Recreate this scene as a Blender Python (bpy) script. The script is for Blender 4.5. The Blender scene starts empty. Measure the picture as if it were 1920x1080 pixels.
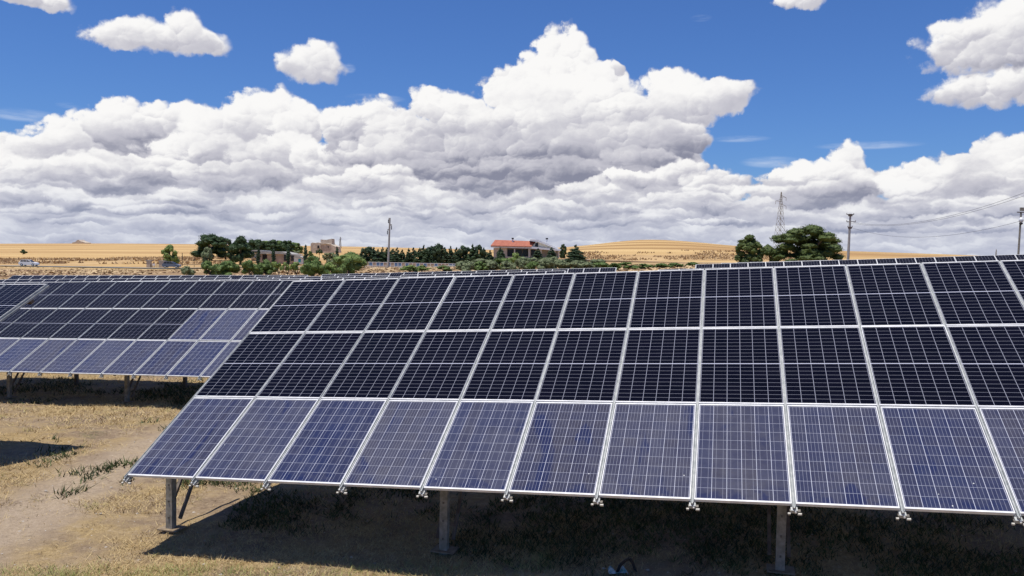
import bpy, bmesh, math, random
import numpy as np
from mathutils import Vector, Matrix
random.seed(7); rng = np.random.default_rng(7)
R_ = math.radians
C = bpy.context.scene.collection
SC = bpy.context.scene

# ------------------------------------------------------------------ camera
F = 1561.8; PITCH = math.atan2(68, F); ROLL = R_(1.1); CAMZ = 4.0
cp, sp, cr, sr = math.cos(PITCH), math.sin(PITCH), math.cos(ROLL), math.sin(ROLL)
def c2w(x, y, z):
    x, y = cr*x+sr*y, -sr*x+cr*y
    return Vector((x, z*cp-y*sp, -y*cp-z*sp))
def ray(px, py):
    return c2w((px-960)/F, (py-540)/F, 1.0)
def at(px, py, dist):
    """point seen at photo pixel px,py at ground distance dist (metres along Y)"""
    r = ray(px, py); r = r*(dist/r.y); return Vector((r.x, r.y, r.z+CAMZ))
cam_d = bpy.data.cameras.new('camera'); cam = bpy.data.objects.new('camera', cam_d); C.objects.link(cam)
X, Y, Z = c2w(1, 0, 0), c2w(0, -1, 0), c2w(0, 0, -1)
cam.matrix_world = Matrix(((X.x, Y.x, Z.x, 0), (X.y, Y.y, Z.y, 0), (X.z, Y.z, Z.z, CAMZ), (0, 0, 0, 1)))
cam_d.sensor_width = 36; cam_d.lens = F/1920*36; cam_d.clip_start = .1; cam_d.clip_end = 20000
SC.camera = cam
SC.render.resolution_x = 1024; SC.render.resolution_y = 576
SC.view_settings.view_transform = 'Standard'; SC.view_settings.look = 'None'
SC.view_settings.exposure = 0.0; SC.view_settings.gamma = 1

# ------------------------------------------------------------------ node helper
class S:
    nt = None
    def __init__(s, sock): s.s = sock
    def _m(op, *a, clamp=False):
        n = S.nt.nodes.new('ShaderNodeMath'); n.operation = op; n.use_clamp = clamp
        for i, v in enumerate(a):
            if isinstance(v, S): S.nt.links.new(v.s, n.inputs[i])
            else: n.inputs[i].default_value = v
        return S(n.outputs[0])
    def __add__(a, b): return S._m('ADD', a, b)
    __radd__ = __add__
    def __sub__(a, b): return S._m('SUBTRACT', a, b)
    def __rsub__(a, b): return S._m('SUBTRACT', b, a)
    def __mul__(a, b): return S._m('MULTIPLY', a, b)
    __rmul__ = __mul__
    def __truediv__(a, b): return S._m('DIVIDE', a, b)
    def __rtruediv__(a, b): return S._m('DIVIDE', b, a)
M_ = S._m
def smin(a, b): return M_('MINIMUM', a, b)
def smax(a, b): return M_('MAXIMUM', a, b)
def clamp01(a): return M_('ADD', a, 0.0, clamp=True)
def sstep(e0, e1, x):
    n = S.nt.nodes.new('ShaderNodeMapRange'); n.interpolation_type = 'SMOOTHSTEP'
    for i, v in enumerate((x, e0, e1)):
        if isinstance(v, S): S.nt.links.new(v.s, n.inputs[i])
        else: n.inputs[i].default_value = v
    return S(n.outputs[0])
def vec(x, y, z=0.0):
    n = S.nt.nodes.new('ShaderNodeCombineXYZ')
    for i, v in enumerate((x, y, z)):
        if isinstance(v, S): S.nt.links.new(v.s, n.inputs[i])
        else: n.inputs[i].default_value = v
    return S(n.outputs[0])
def sep(v):
    n = S.nt.nodes.new('ShaderNodeSeparateXYZ'); S.nt.links.new(v.s, n.inputs[0]); return [S(o) for o in n.outputs]
def noise(v, scale, detail=4, rough=.5, dist=0.0, out=0, lac=2.0):
    n = S.nt.nodes.new('ShaderNodeTexNoise'); n.inputs['Scale'].default_value = scale
    n.inputs['Detail'].default_value = detail; n.inputs['Roughness'].default_value = rough
    n.inputs['Distortion'].default_value = dist; n.inputs['Lacunarity'].default_value = lac
    if v: S.nt.links.new(v.s, n.inputs['Vector'])
    return S(n.outputs[out])
def voro(v, scale, detail=0, rough=.5, smooth=None, out='Distance', feature=None, dims='3D'):
    n = S.nt.nodes.new('ShaderNodeTexVoronoi'); n.voronoi_dimensions = dims
    n.feature = feature or ('SMOOTH_F1' if smooth is not None else 'F1')
    n.inputs['Scale'].default_value = scale
    if 'Detail' in n.inputs: n.inputs['Detail'].default_value = detail; n.inputs['Roughness'].default_value = rough
    if smooth is not None: n.inputs['Smoothness'].default_value = smooth
    S.nt.links.new(v.s, n.inputs['Vector'])
    return S(n.outputs[out])
def mixc(f, a, b):
    n = S.nt.nodes.new('ShaderNodeMix'); n.data_type = 'RGBA'
    for i, v in ((0, f), (6, a), (7, b)):
        if isinstance(v, S): S.nt.links.new(v.s, n.inputs[i])
        elif i == 0: n.inputs[0].default_value = v
        else: n.inputs[i].default_value = (*v, 1)
    return S(n.outputs[2])
def curve(x, pts, x0, x1, y0, y1):
    """piecewise curve y(x) through pts"""
    n = S.nt.nodes.new('ShaderNodeFloatCurve'); c = n.mapping.curves[0]
    q = [((a-x0)/(x1-x0), (b-y0)/(y1-y0)) for a, b in pts]
    while len(c.points) < len(q): c.points.new(.5, .5)
    for p, (a, b) in zip(c.points, q): p.location = (a, b); p.handle_type = 'AUTO_CLAMPED'
    n.mapping.update()
    S.nt.links.new(M_('DIVIDE', x-x0, x1-x0).s, n.inputs['Value'])
    return S(n.outputs[0])*(y1-y0)+y0

# ------------------------------------------------------------------ sun and sky
SUN = Vector((-0.18, -0.11, 0.978)).normalized()
sun_d = bpy.data.lights.new('sun', 'SUN'); sun = bpy.data.objects.new('sun', sun_d); C.objects.link(sun)
sun_d.energy = 5.0; sun_d.angle = R_(.53); sun_d.color = (1, .95, .87)
sun.rotation_euler = SUN.to_track_quat('Z', 'Y').to_euler()

W = bpy.data.worlds.new('World'); SC.world = W; W.use_nodes = True
nt = W.node_tree; S.nt = nt; nt.nodes.clear()
sky = nt.nodes.new('ShaderNodeTexSky'); sky.sky_type = 'NISHITA'; sky.sun_disc = False
sky.sun_elevation = math.asin(SUN.z); sky.sun_rotation = math.atan2(SUN.x, SUN.y)
sky.air_density = 1.0; sky.dust_density = .3; sky.ozone_density = 3.0
SKYK = .082
tc = nt.nodes.new('ShaderNodeTexCoord')
dx, dy, dz = sep(S(tc.outputs['Generated']))
az = M_('ARCTAN2', dx, dy)*1000.0              # milliradians to the right of north
el = M_('ARCSINE', dz)*1000.0                  # milliradians above the horizon
def A(px): return 1000*math.atan((px-960)/F)
def E_(px, py): return 1000*math.atan((472+.0192*(px-960)-py)/F*math.cos(math.atan((px-960)/F)))
k = 1000/F
TOP = [(-1600,445),(-900,420),(-300,290),(0,285),(60,300),(112,292),(140,262),(175,260),(235,235),(290,225),(352,235),(440,240),(495,210),(540,225),(600,265),(622,245),(680,225),(748,246),(790,205),(870,215),(920,175),(985,160),(1020,120),(1060,110),(1100,130),(1190,190),(1245,190),(1290,230),(1312,305),(1400,368),(1440,345),(1500,330),(1570,312),(1604,320),(1625,350),(1700,335),(1820,322),(1862,305),(1920,305),(2200,270),(2900,430),(4200,445)]
topc = [(A(a), E_(a, b)) for a, b in TOP]
WI = [(1376,262,62,7),(1620,274,95,8),(40,217,62,12),(700,187,60,9),(128,200,22,6),(1440,305,60,12),(1300,40,22,7),(650,132,14,10)]
# cumulus heads, back to front: px, py, rx, ry, brightness of the sunny side, brightness of the shaded base
PUFF = [
(30,300,75,42,1,.6),(140,275,60,48,1,.6),(60,335,80,30,.95,.5),(340,245,60,44,1,.65),(400,250,66,42,1,.6),(290,235,50,40,1,.6),(440,240,50,38,1,.7),(235,243,62,50,1,.36),(200,330,90,36,.92,.45),
(500,232,68,58,1,.6),(560,240,52,44,1,.65),(375,288,100,34,.86,.40),(490,298,70,34,.84,.45),(548,292,66,38,.92,.5),(600,300,52,38,.98,.6),(300,322,90,26,.82,.40),(440,332,120,24,.80,.45),(90,345,110,24,.84,.42),(10,372,80,22,.8,.4),
(1050,122,64,62,1,.85),(1010,140,50,40,1,.85),(950,165,52,36,1,.8),(1110,165,58,42,1,.72),(1000,195,110,50,1,.7),(1150,135,14,12,.95,.7),(1140,200,72,42,.97,.6),(805,200,44,38,1,.8),(850,215,58,36,1,.75),(1250,180,56,42,1,.7),(1335,188,60,32,1,.62),(1290,195,66,38,.95,.6),
(640,246,44,44,1,.55),(685,236,70,50,1,.38),(750,250,62,36,.93,.42),(870,245,110,44,.86,.42),(960,235,90,48,.9,.5),(1060,240,92,50,.86,.45),(1200,222,92,38,.86,.46),(1265,265,52,34,.80,.42),(1180,268,112,42,.74,.34),(1050,288,130,46,.68,.30),(780,282,92,32,.80,.40),(900,288,150,40,.62,.24),(700,290,70,30,.8,.4),
(985,325,210,30,.5,.22),(840,318,130,20,.5,.26),(905,346,90,18,.42,.26),
(700,334,72,26,.9,.55),(625,348,62,20,.9,.55),(1105,362,74,22,.9,.55),(1205,332,78,30,.98,.55),(1265,325,58,28,1,.6),(1335,350,66,34,.98,.52),(1290,382,92,22,.88,.46),(1190,300,70,22,.6,.36),
(1480,338,54,34,1,.6),(1576,315,36,40,1,.75),(1530,338,58,30,1,.6),(1500,366,112,26,.80,.38),(1612,348,50,26,.84,.46),(1720,338,70,28,1,.62),(1800,332,70,34,1,.6),(1872,308,56,44,1,.7),(1765,362,100,30,.82,.38),(1862,350,92,32,.84,.38),(1785,388,120,20,.56,.30),
(132,380,43,22,0.78,0.44),(292,383,98,14,0.92,0.46),(482,392,85,21,0.87,0.43),(711,387,61,14,0.90,0.50),(914,390,102,18,0.87,0.51),(1029,393,61,20,0.92,0.51),(1211,391,84,14,0.75,0.49),(1393,392,73,17,0.82,0.51),(1695,382,65,18,0.80,0.50),(1847,384,84,17,0.76,0.56),(71,402,63,16,0.92,0.49),(294,397,92,10,0.84,0.47),(503,401,50,10,0.84,0.53),(759,399,80,10,0.82,0.54),(1010,403,89,13,0.84,0.50),(1236,407,67,14,0.86,0.47),(1429,409,75,16,0.74,0.49),(1629,401,49,14,0.82,0.46),(1776,411,60,10,0.78,0.46),(146,418,59,7,0.78,0.45),(328,427,100,10,0.70,0.47),(634,416,54,9,0.76,0.53),(863,423,57,7,0.74,0.43),(1102,418,98,9,0.70,0.49),(1339,416,72,6,0.84,0.42),(1588,431,95,7,0.79,0.44),(1798,429,93,6,0.76,0.51),
(215,78,52,18,.98,.66),(385,86,46,20,1,.66),(300,74,100,28,1,.62),(345,52,34,28,1,.8),(250,60,40,20,1,.8),(577,124,58,32,1,.66),(598,104,36,28,1,.8),(1485,2,44,16,.98,.62),(40,-4,72,16,.98,.6),(1850,168,92,30,.9,.52),(1900,155,60,34,.95,.6),(1840,92,112,40,.98,.48),(1885,52,75,48,1,.7),(1790,70,50,30,1,.7)]
n1 = noise(vec(az, el, 3.1), .013, 4, .55)
n2 = noise(vec(el, az, 9.7), .013, 4, .55)
fine = noise(vec(az, el, 0.0), .055, 5, .62)
fine2 = noise(vec(el, az, 4.0), .05, 4, .6)
Uw = az+(n1-.5)*36.0+(fine-.5)*15.0; Vw = el+(n2-.5)*24.0+(fine2-.5)*13.0
Vn = Vw+M_('LOGARITHM', smax(Vw, 0.0)/30.0+1.0, math.e)*50.0
def bubbles(sc, smooth, det=0.0):
    n = S.nt.nodes.new('ShaderNodeTexVoronoi'); n.voronoi_dimensions = '2D'; n.feature = 'SMOOTH_F1'
    n.inputs['Scale'].default_value = sc; n.inputs['Smoothness'].default_value = smooth; n.inputs['Detail'].default_value = det
    P_ = vec(Uw, Vn, 0.0); S.nt.links.new(P_.s, n.inputs['Vector'])
    cx, cy, _ = sep(S(n.outputs['Position']))
    sh = ((Vn-cy)*.85-(Uw-cx)*.5)*sc           # lit from the upper left, like the ground
    return S(n.outputs['Distance']), sh
n_ = S.nt.nodes.new('ShaderNodeTexVoronoi'); n_.voronoi_dimensions = '2D'; n_.feature = 'SMOOTH_F1'; n_.inputs['Scale'].default_value = .026; n_.inputs['Smoothness'].default_value = .35
Vl = Vw+M_('LOGARITHM', smax(Vw, 0.0)/18.0+1.0, math.e)*85.0
S.nt.links.new(vec(Uw*.75, Vl, 0.0).s, n_.inputs['Vector'])
_, cy3, _ = sep(S(n_.outputs['Position'])); s3 = (Vl-cy3)*.026*sstep(125.0, 75.0, el)
d1, s1 = bubbles(.045, .25)
d2, s2 = bubbles(.105, .3)
pert = (.5-d1)*.62+(.45-d2)*.18+(fine-.5)*.85+(fine2-.5)*.3+.90
def madd(a, b, c): return M_('MULTIPLY_ADD', a, b, c)
def mrange(x, a, b, lo=0.0, hi=1.0, sm=True):
    n = S.nt.nodes.new('ShaderNodeMapRange'); n.interpolation_type = 'SMOOTHSTEP' if sm else 'LINEAR'; n.clamp = True
    S.nt.links.new(x.s, n.inputs[0])
    for i, v in ((1, a), (2, b), (3, lo), (4, hi)): n.inputs[i].default_value = v
    return S(n.outputs[0])
h0 = (curve(az+(n1-.5)*14.0, topc, -1100, 1200, -100, 400)-el)/22.0+(.5-d1)*1.2+(fine-.5)*.8
dens = sstep(0.0, .5, h0)
lum = mrange(n1, .3, .7, .62, .78)
for px, py, rx, ry, hi, lo in PUFF:
    a0, e0 = A(px), E_(px, py); sx = 1/(rx*k*1.12); sy = 1/(ry*k*1.14)
    x_ = madd(Uw, sx, -a0*sx); y_ = madd(Vw, sy, -e0*sy)
    d = pert-madd(x_, x_, y_*y_)
    small = ry < 20
    m_ = mrange(d, -.06, .48 if small else (.50 if rx < 120 and (py < 140 and (px < 620 or px > 1400) or px > 1780 and py < 190) else .30))
    sl = mrange(madd(x_, -.30, y_), -.62, .62, lo-.05, hi+.03)
    lum = madd(sl-lum, m_, lum)
    dens = smax(dens, m_)
patch = noise(vec(az*.5, Vn*.85, 2.0), .022, 5, .62)
amp = sstep(.40, .62, n2)*sstep(10.0, 120.0, el)+.25
lum = lum-.02+(s1*.17+s2*.07)*amp+(fine-.5)*.26+s3*.22+(patch-.5)*mrange(el, 30.0, 150.0, 1.6, .55)
wisp = None
for px, py, rx, ry in WI:
    a0, e0 = A(px), E_(px, py)
    x_ = madd(az, 1/(rx*k), -a0/(rx*k)); y_ = madd(el, 1/(ry*k), -e0/(ry*k))
    wv = 1.0-madd(x_, x_, y_*y_)
    wisp = wv if wisp is None else smax(wisp, wv)
wn = noise(vec(az*.22, el*1.5, 1.0), .035, 5, .65)
wisp = sstep(.0, 1.0, wisp)*sstep(.35, .7, wn)*.5
lum = clamp01(lum)
cloud = mixc(mrange(lum, .12, .6), (.25, .26, .345), (.56, .555, .62))
cloud = mixc(mrange(lum, .52, 1.02), cloud, (.96, .95, .94))
far = sstep(95.0, 0.0, el)*.45
cloud = mixc(far, cloud, (.42, .49, .67))
sk = nt.nodes.new('ShaderNodeMix'); sk.data_type = 'RGBA'; sk.blend_type = 'MULTIPLY'; sk.inputs[0].default_value = 1
nt.links.new(sky.outputs[0], sk.inputs[6]); sk.inputs[7].default_value = (.52*SKYK, .80*SKYK, 1.32*SKYK, 1)
skyc = S(sk.outputs[2])
col = mixc(clamp01(wisp), skyc, (.72, .80, .93))
col = mixc(dens, col, cloud)
bg = nt.nodes.new('ShaderNodeBackground'); out = nt.nodes.new('ShaderNodeOutputWorld')
nt.links.new(col.s, bg.inputs[0]); bg.inputs[1].default_value = 1.0
nt.links.new(bg.outputs[0], out.inputs[0])
W.cycles.sampling_method = 'MANUAL'; W.cycles.sample_map_resolution = 512

# ------------------------------------------------------------------ materials
def mat(name, col=(.5, .5, .5), rough=.7, metal=0, fn=None, spec=.5):
    m = bpy.data.materials.new(name); m.use_nodes = True; S.nt = m.node_tree
    p = m.node_tree.nodes['Principled BSDF']
    p.inputs['Base Color'].default_value = (*col, 1); p.inputs['Roughness'].default_value = rough
    p.inputs['Metallic'].default_value = metal; p.inputs['Specular IOR Level'].default_value = spec
    if fn: fn(m.node_tree, p)
    return m
def setc(p, s, sock='Base Color'): S.nt.links.new(s.s, p.inputs[sock])
def bump(p, s, strength=.5, dist=.02):
    b = S.nt.nodes.new('ShaderNodeBump'); b.inputs['Strength'].default_value = strength; b.inputs['Distance'].default_value = dist
    S.nt.links.new(s.s, b.inputs['Height']); S.nt.links.new(b.outputs[0], p.inputs['Normal'])
def texco(o='Object'):
    n = S.nt.nodes.new('ShaderNodeTexCoord'); return S(n.outputs[o])
def geo_pos():
    n = S.nt.nodes.new('ShaderNodeNewGeometry'); return S(n.outputs['Position'])
def orand():
    n = S.nt.nodes.new('ShaderNodeObjectInfo'); return S(n.outputs['Random'])
def varied(name, c1, c2, scale=3, rough=.8, metal=0, bumpk=0, spec=.4, det=4, orr=0):
    def fn(t, p):
        v = texco(); n = noise(v, scale, det, .6)
        f = sstep(.3, .7, n)
        if orr: f = clamp01(f+(orand()-.5)*orr)
        setc(p, mixc(f, c1, c2))
        if bumpk: bump(p, n, bumpk)
    return mat(name, c1, rough, metal, fn, spec)
def frac(x): return M_('FRACT', x)
def linemask(x, n, w):
    """1 on the grid lines between n cells, w = half line width in cells"""
    f = frac(x*float(n)); d = smin(f, 1.0-f)
    return M_('LESS_THAN', d, w)
def mono_fn(t, p):
    u, v, _ = sep(texco('UV'))
    vg = linemask(u, 6, .019)                   # columns of cells
    hg = linemask(v, 20, .034)*.40              # half cells
    mid = M_('LESS_THAN', M_('ABSOLUTE', v-.5), .0052)
    bus = linemask(u, 54, .09)*.008
    g = smax(smax(vg*.64, hg), smax(mid, bus))
    r = orand()
    cell = M_('FLOOR', u*6.0)+M_('FLOOR', v*20.0)*7.0+r*91.0
    wn = S.nt.nodes.new('ShaderNodeTexWhiteNoise'); wn.noise_dimensions = '1D'; S.nt.links.new(cell.s, wn.inputs['W'])
    base = mixc(clamp01(S(wn.outputs[0])*.6+r*.3), (.0016, .0018, .0055), (.0036, .0032, .009))
    dust = noise(texco(), 2.2, 4, .6)
    base = mixc(clamp01((dust-.40)*.02), base, (.3, .3, .34))
    setc(p, mixc(g, base, (.40, .41, .48)))
    setc(p, dust*.1+.08, 'Roughness')
def poly_fn(t, p):
    u, v, _ = sep(texco('UV')); o = texco()
    vg = linemask(u, 6, .018); hg = linemask(v, 10, .014)*.62
    fb = frac(u*6.0)
    r = orand()
    three = M_('GREATER_THAN', frac(r*17.0), .45)
    bus = smax(M_('LESS_THAN', M_('ABSOLUTE', fb-.26), .011), M_('LESS_THAN', M_('ABSOLUTE', fb-.74), .011))
    bus = smax(bus, M_('LESS_THAN', M_('ABSOLUTE', fb-.5), .011)*three)*.42
    g = smax(smax(vg*.95, hg), bus)
    cell = M_('FLOOR', u*6.0)*3.0+M_('FLOOR', v*10.0)*23.0+r*191.0
    wn = S.nt.nodes.new('ShaderNodeTexWhiteNoise'); wn.noise_dimensions = '1D'; S.nt.links.new(cell.s, wn.inputs['W'])
    flake = voro(o, 28, 0, feature='F1', out='Distance')
    rr = S(wn.outputs[0])
    colr = M_('FLOOR', u*6.0)+r*57.0
    wn2 = S.nt.nodes.new('ShaderNodeTexWhiteNoise'); wn2.noise_dimensions = '1D'; S.nt.links.new(colr.s, wn2.inputs['W'])
    tone = clamp01(.12+rr*.25+S(wn2.outputs[0])*.3+frac(r*7.0)*.42)
    base = mixc(tone, (.010, .021, .078), (.034, .031, .044))
    base = mixc(flake*.30, base, (.045, .05, .11))
    r3 = vec(r*31.0, r*17.0, 0.0)
    ov = S.nt.nodes.new('ShaderNodeVectorMath'); ov.operation = 'ADD'
    S.nt.links.new(o.s, ov.inputs[0]); S.nt.links.new(r3.s, ov.inputs[1]); ov = S(ov.outputs[0])
    n1 = noise(ov, 1.6, 5, .62); n2 = noise(ov, 9.0, 4, .6)
    stretch = S.nt.nodes.new('ShaderNodeVectorMath'); stretch.operation = 'MULTIPLY'; S.nt.links.new(ov.s, stretch.inputs[0]); stretch.inputs[1].default_value = (2.6, .7, 1)
    n3 = noise(S(stretch.outputs[0]), 1.3, 3, .5, .8)
    dustf = clamp01(.02+(n1-.5)*.42+(n2-.5)*.14+frac(r*13.0)*.16+.03)
    wiped = sstep(.585, .69, n3)                         # rain-washed and wiped streaks where the dust is gone
    low = sstep(.16, .0, v+(n2-.5)*.18)*sstep(.45, .6, noise(ov, 5.0, 3, .6))
    dustf = dustf*(1.0-wiped*.7)*(1.0-low*.6)
    base = mixc(smax(wiped, low)*.55, base, (.007, .015, .07))
    c = mixc(g, base, (.50, .51, .58))
    c = mixc(clamp01(dustf), c, (.175, .17, .18))
    spots = voro(ov, 7.5, 0, out='Distance'); sm = M_('LESS_THAN', spots, .055)*M_('GREATER_THAN', noise(ov, 1.1, 2), .57)*sstep(.7, .1, v)
    c = mixc(sm, c, (.75, .75, .72))
    setc(p, c); setc(p, clamp01(.12+dustf*.6), 'Roughness')
M = {}
M['mono'] = mat('mono_cells', rough=.12, fn=mono_fn, spec=.07)
M['poly'] = mat('poly_cells', rough=.3, fn=poly_fn, spec=.32)
M['alu'] = varied('aluminium', (.62, .62, .61), (.80, .79, .77), 5, .45, .1)
M['rail'] = varied('rail_aluminium', (.26, .28, .28), (.42, .43, .42), 9, .5, .2)
M['galv'] = varied('galvanised_steel', (.20, .18, .14), (.34, .31, .26), 11, .75, .0, .1, .1)
M['clip'] = varied('clip_metal', (.40, .38, .33), (.58, .55, .48), 20, .6)
M['plate'] = varied('dusty_plate', (.20, .15, .10), (.30, .24, .17), 12, .9, 0, 0, .05)
M['rust'] = varied('weathered_beam', (.10, .075, .06), (.19, .16, .13), 8, .7, .2)
M['backsheet'] = mat('backsheet', (.6, .6, .6), .6)
M['bolt'] = mat('bolt_steel', (.12, .11, .10), .5, .6)

# ------------------------------------------------------------------ mesh helpers
def tag(o, label=None, cat=None, group=None, kind=None):
    if label: o['label'] = label
    if cat: o['category'] = cat
    if group: o['group'] = group
    if kind: o['kind'] = kind
    return o
class MB:
    def __init__(s): s.v = []; s.f = []; s.mi = []; s.uv = {}
    def add(s, vs, fs, mi=0):
        n = len(s.v); s.v += [tuple(v) for v in vs]
        for f in fs: s.f.append([i+n for i in f]); s.mi.append(mi)
        return s
    def box(s, c, d, mi=0, rot=None):
        """c centre, d full sizes"""
        c = Vector(c); vs = []
        for x in (-.5, .5):
            for y in (-.5, .5):
                for z in (-.5, .5):
                    q = Vector((x*d[0], y*d[1], z*d[2]))
                    if rot: q = rot @ q
                    vs.append(c+q)
        return s.add(vs, [(0,1,3,2),(4,6,7,5),(0,4,5,1),(2,3,7,6),(0,2,6,4),(1,5,7,3)], mi)
    def bar(s, a, b, w, h=None, mi=0, up=(0, 0, 1)):
        a, b = Vector(a), Vector(b); d = b-a; L = d.length; z = d.normalized(); h = h or w
        x = z.cross(Vector(up))
        if x.length < 1e-4: x = z.cross(Vector((0, 1, 0)))
        x.normalize(); y = z.cross(x)
        rot = Matrix((x, y, z)).transposed()
        return s.box((a+b)/2, (w, h, L), mi, rot)
    def tube(s, pts, rs, seg=8, mi=0, cap=True):
        pts = [Vector(p) for p in pts]
        if not hasattr(rs, '__len__'): rs = [rs]*len(pts)
        vs = []; fs = []
        for i, p in enumerate(pts):
            d = (pts[min(i+1, len(pts)-1)]-pts[max(i-1, 0)]).normalized()
            x = d.cross(Vector((0, 0, 1)))
            if x.length < .05: x = d.cross(Vector((0, 1, 0)))
            x.normalize(); y = d.cross(x)
            for k in range(seg):
                a = 2*math.pi*k/seg; vs.append(p+(x*math.cos(a)+y*math.sin(a))*rs[i])
        for i in range(len(pts)-1):
            for k in range(seg):
                a = i*seg+k; b = i*seg+(k+1) % seg
                fs.append((a, a+seg, b+seg, b))
        if cap: fs.append(tuple(range(seg))); fs.append(tuple((len(pts)-1)*seg+k for k in reversed(range(seg))))
        return s.add(vs, fs, mi)
    def prism(s, poly, y0, y1, mi=0):
        """poly in xz plane extruded along y"""
        n = len(poly)
        vs = [(x, y0, z) for x, z in poly]+[(x, y1, z) for x, z in poly]
        fs = [tuple(range(n)), tuple(reversed(range(n, 2*n)))]+[(i, i+n, (i+1) % n+n, (i+1) % n) for i in range(n)]
        return s.add(vs, fs, mi)
    def mesh(s, name, mats, smooth=False):
        me = bpy.data.meshes.new(name); me.from_pydata(s.v, [], s.f)
        for m in (mats if isinstance(mats, (list, tuple)) else [mats]): me.materials.append(m)
        me.polygons.foreach_set('material_index', s.mi)
        bm = bmesh.new(); bm.from_mesh(me); bmesh.ops.recalc_face_normals(bm, faces=bm.faces); bm.to_mesh(me); bm.free()
        if smooth: me.polygons.foreach_set('use_smooth', [True]*len(me.polygons))
        me.update(); return me
    def build(s, name, mats, parent=None, mtx=None, smooth=False):
        return link(name, s.mesh(name, mats, smooth), parent, mtx)
def link(name, me, parent=None, mtx=None):
    o = bpy.data.objects.new(name, me); C.objects.link(o)
    if parent: o.parent = parent
    if mtx is not None: o.matrix_basis = mtx
    return o
def empty(name, loc, rz=0):
    o = bpy.data.objects.new(name, None); C.objects.link(o); o.location = loc; o.rotation_euler = (0, 0, rz)
    o.empty_display_size = .3
    return o
def np_mesh(name, verts, nper, mats, smooth=False, mi=None):
    """polygon soup: verts (N*nper,3)"""
    me = bpy.data.meshes.new(name); n = len(verts)//nper
    me.vertices.add(len(verts)); me.vertices.foreach_set('co', np.ascontiguousarray(verts, dtype=np.float32).ravel())
    me.loops.add(len(verts)); me.loops.foreach_set('vertex_index', np.arange(len(verts), dtype=np.int32))
    me.polygons.add(n); me.polygons.foreach_set('loop_start', np.arange(0, n*nper, nper, dtype=np.int32))
    me.polygons.foreach_set('loop_total', np.full(n, nper, dtype=np.int32))
    for m in (mats if isinstance(mats, (list, tuple)) else [mats]): me.materials.append(m)
    me.update(calc_edges=True); return me

# ------------------------------------------------------------------ table layout (all the arrays)
VS = 5.188; PITCHU = 1.065
def frame(a, s, t):
    a, s, t = R_(a), R_(s), R_(t)
    U = Vector((math.cos(a)*math.cos(s), math.sin(a)*math.cos(s), math.sin(s)))
    H = Vector((0, 0, 1)).cross(U).normalized(); V = U.cross(H)
    return U, (H*math.cos(t)+V*math.sin(t)).normalized()
def lowleft_from_top(L, a, s, t):
    U, Wv = frame(a, s, t); return Vector(L)-Wv*VS
TB = []   # name, low-left corner (world, z incl. camera height), az, slope, tilt, columns, first post index, detail
TB.append(dict(k='main', P=Vector((-5.149, 11.034, -3.115+CAMZ)), a=-15.44, s=3.094, t=28.75, n=15, p0=.0, dp=3.97, det=2))
P = Vector((-14.662, 24.195, -3.804+CAMZ)); U_, W_ = frame(-14.90, 1.974, 29.12)
TB.append(dict(k='behind', P=P-U_*PITCHU*5, a=-14.90, s=1.974, t=29.12, n=12, p0=4.09-4.0, dp=4.0, det=1))
U_, W_ = frame(-15.19, 1.73, 28.14)
TB.append(dict(k='left', P=Vector((-9.70, 17.37, -.854+CAMZ))-W_*VS-U_*PITCHU*8, a=-15.19, s=1.73, t=28.14, n=8, p0=.3, dp=3.2, det=2))
FAR = [('C',(-19.91,40.86,-1.84),18,2.37,'third row'),('D1',(-36.61,56.0,-2.59),19,1.94,''),('D2',(-16.31,50.39,-1.87),9,2.33,''),
 ('D3',(-6.36,47.64,-1.45),9,2.92,''),('E1',(-40.56,67.61,-2.70),25,1.54,''),('E2',(-13.72,60.19,-1.90),20,2.69,''),
 ('D4',(7.68,43.77,-.78),11,2.84,''),('E3',(11.7,53.17,-.58),19,3.09,''),('F',(15.68,62.59,-.54),14,2.75,'')]
for nm, L, n, s, _ in FAR:
    TB.append(dict(k=nm, P=lowleft_from_top(Vector(L)+Vector((0, 0, CAMZ)), -15.2, s, 28.75), a=-15.2, s=s, t=28.75, n=n, p0=.5, dp=4.0, det=0))

# ------------------------------------------------------------------ terrain
ctrl = []
for T in TB:
    U_, W_ = frame(T['a'], T['s'], T['t'])
    for q in ((0, T['n']/2, T['n']) if T['det'] else (0, T['n'])):
        b = T['P']+U_*PITCHU*q
        f = b+W_*.95; r = b+W_*4.1
        hf = 1.52 if T['k'] in ('main', 'left') else 1.42
        ctrl.append((f.x, f.y, f.z-hf)); ctrl.append((r.x, r.y, r.z-2.97))
for px, py, d in [(-500,520,110),(0,517,110),(300,516,105),(600,514,105),(860,516,100),(1100,513,100),(1300,505,95),(1700,502,95),(2300,502,95),
    (-500,502,200),(0,499,200),(330,504,200),(600,501,200),(860,499,200),(1100,496,190),(1400,495,180),(1800,495,180),(2400,502,180),
    (0,478,420),(300,480,420),(500,489,250),(520,478,400),(600,474,450),(690,503,240),(775,503.5,240),(860,505,240),(775,500,264),(870,499,264),(980,485,230),(1120,492,300),(1300,490,300),(1550,491,300),(2000,494,300),
    (0,468,800),(200,465,800),(380,466,800),(700,468,800),(900,473,700),(1090,461,520),(1200,449.5,520),(1290,453,520),(1390,463,520),(1600,471,520),(1780,478,600),(2100,490,700),
    (-300,456,1700),(0,457,1700),(200,456.5,1700),(380,458,1700),(560,461,1500),(700,463,1500),(850,467,1500),(1000,470,1500),(1130,475,1500),(1250,474,1500),(1600,481,1500),(1900,489,1800),(2300,492,1800),
    (0,458,5000),(500,465,5000),(960,473,5000),(1500,483,5000),(1920,492,5000)]:
    p = at(px, py, d); ctrl.append(tuple(p))
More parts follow.
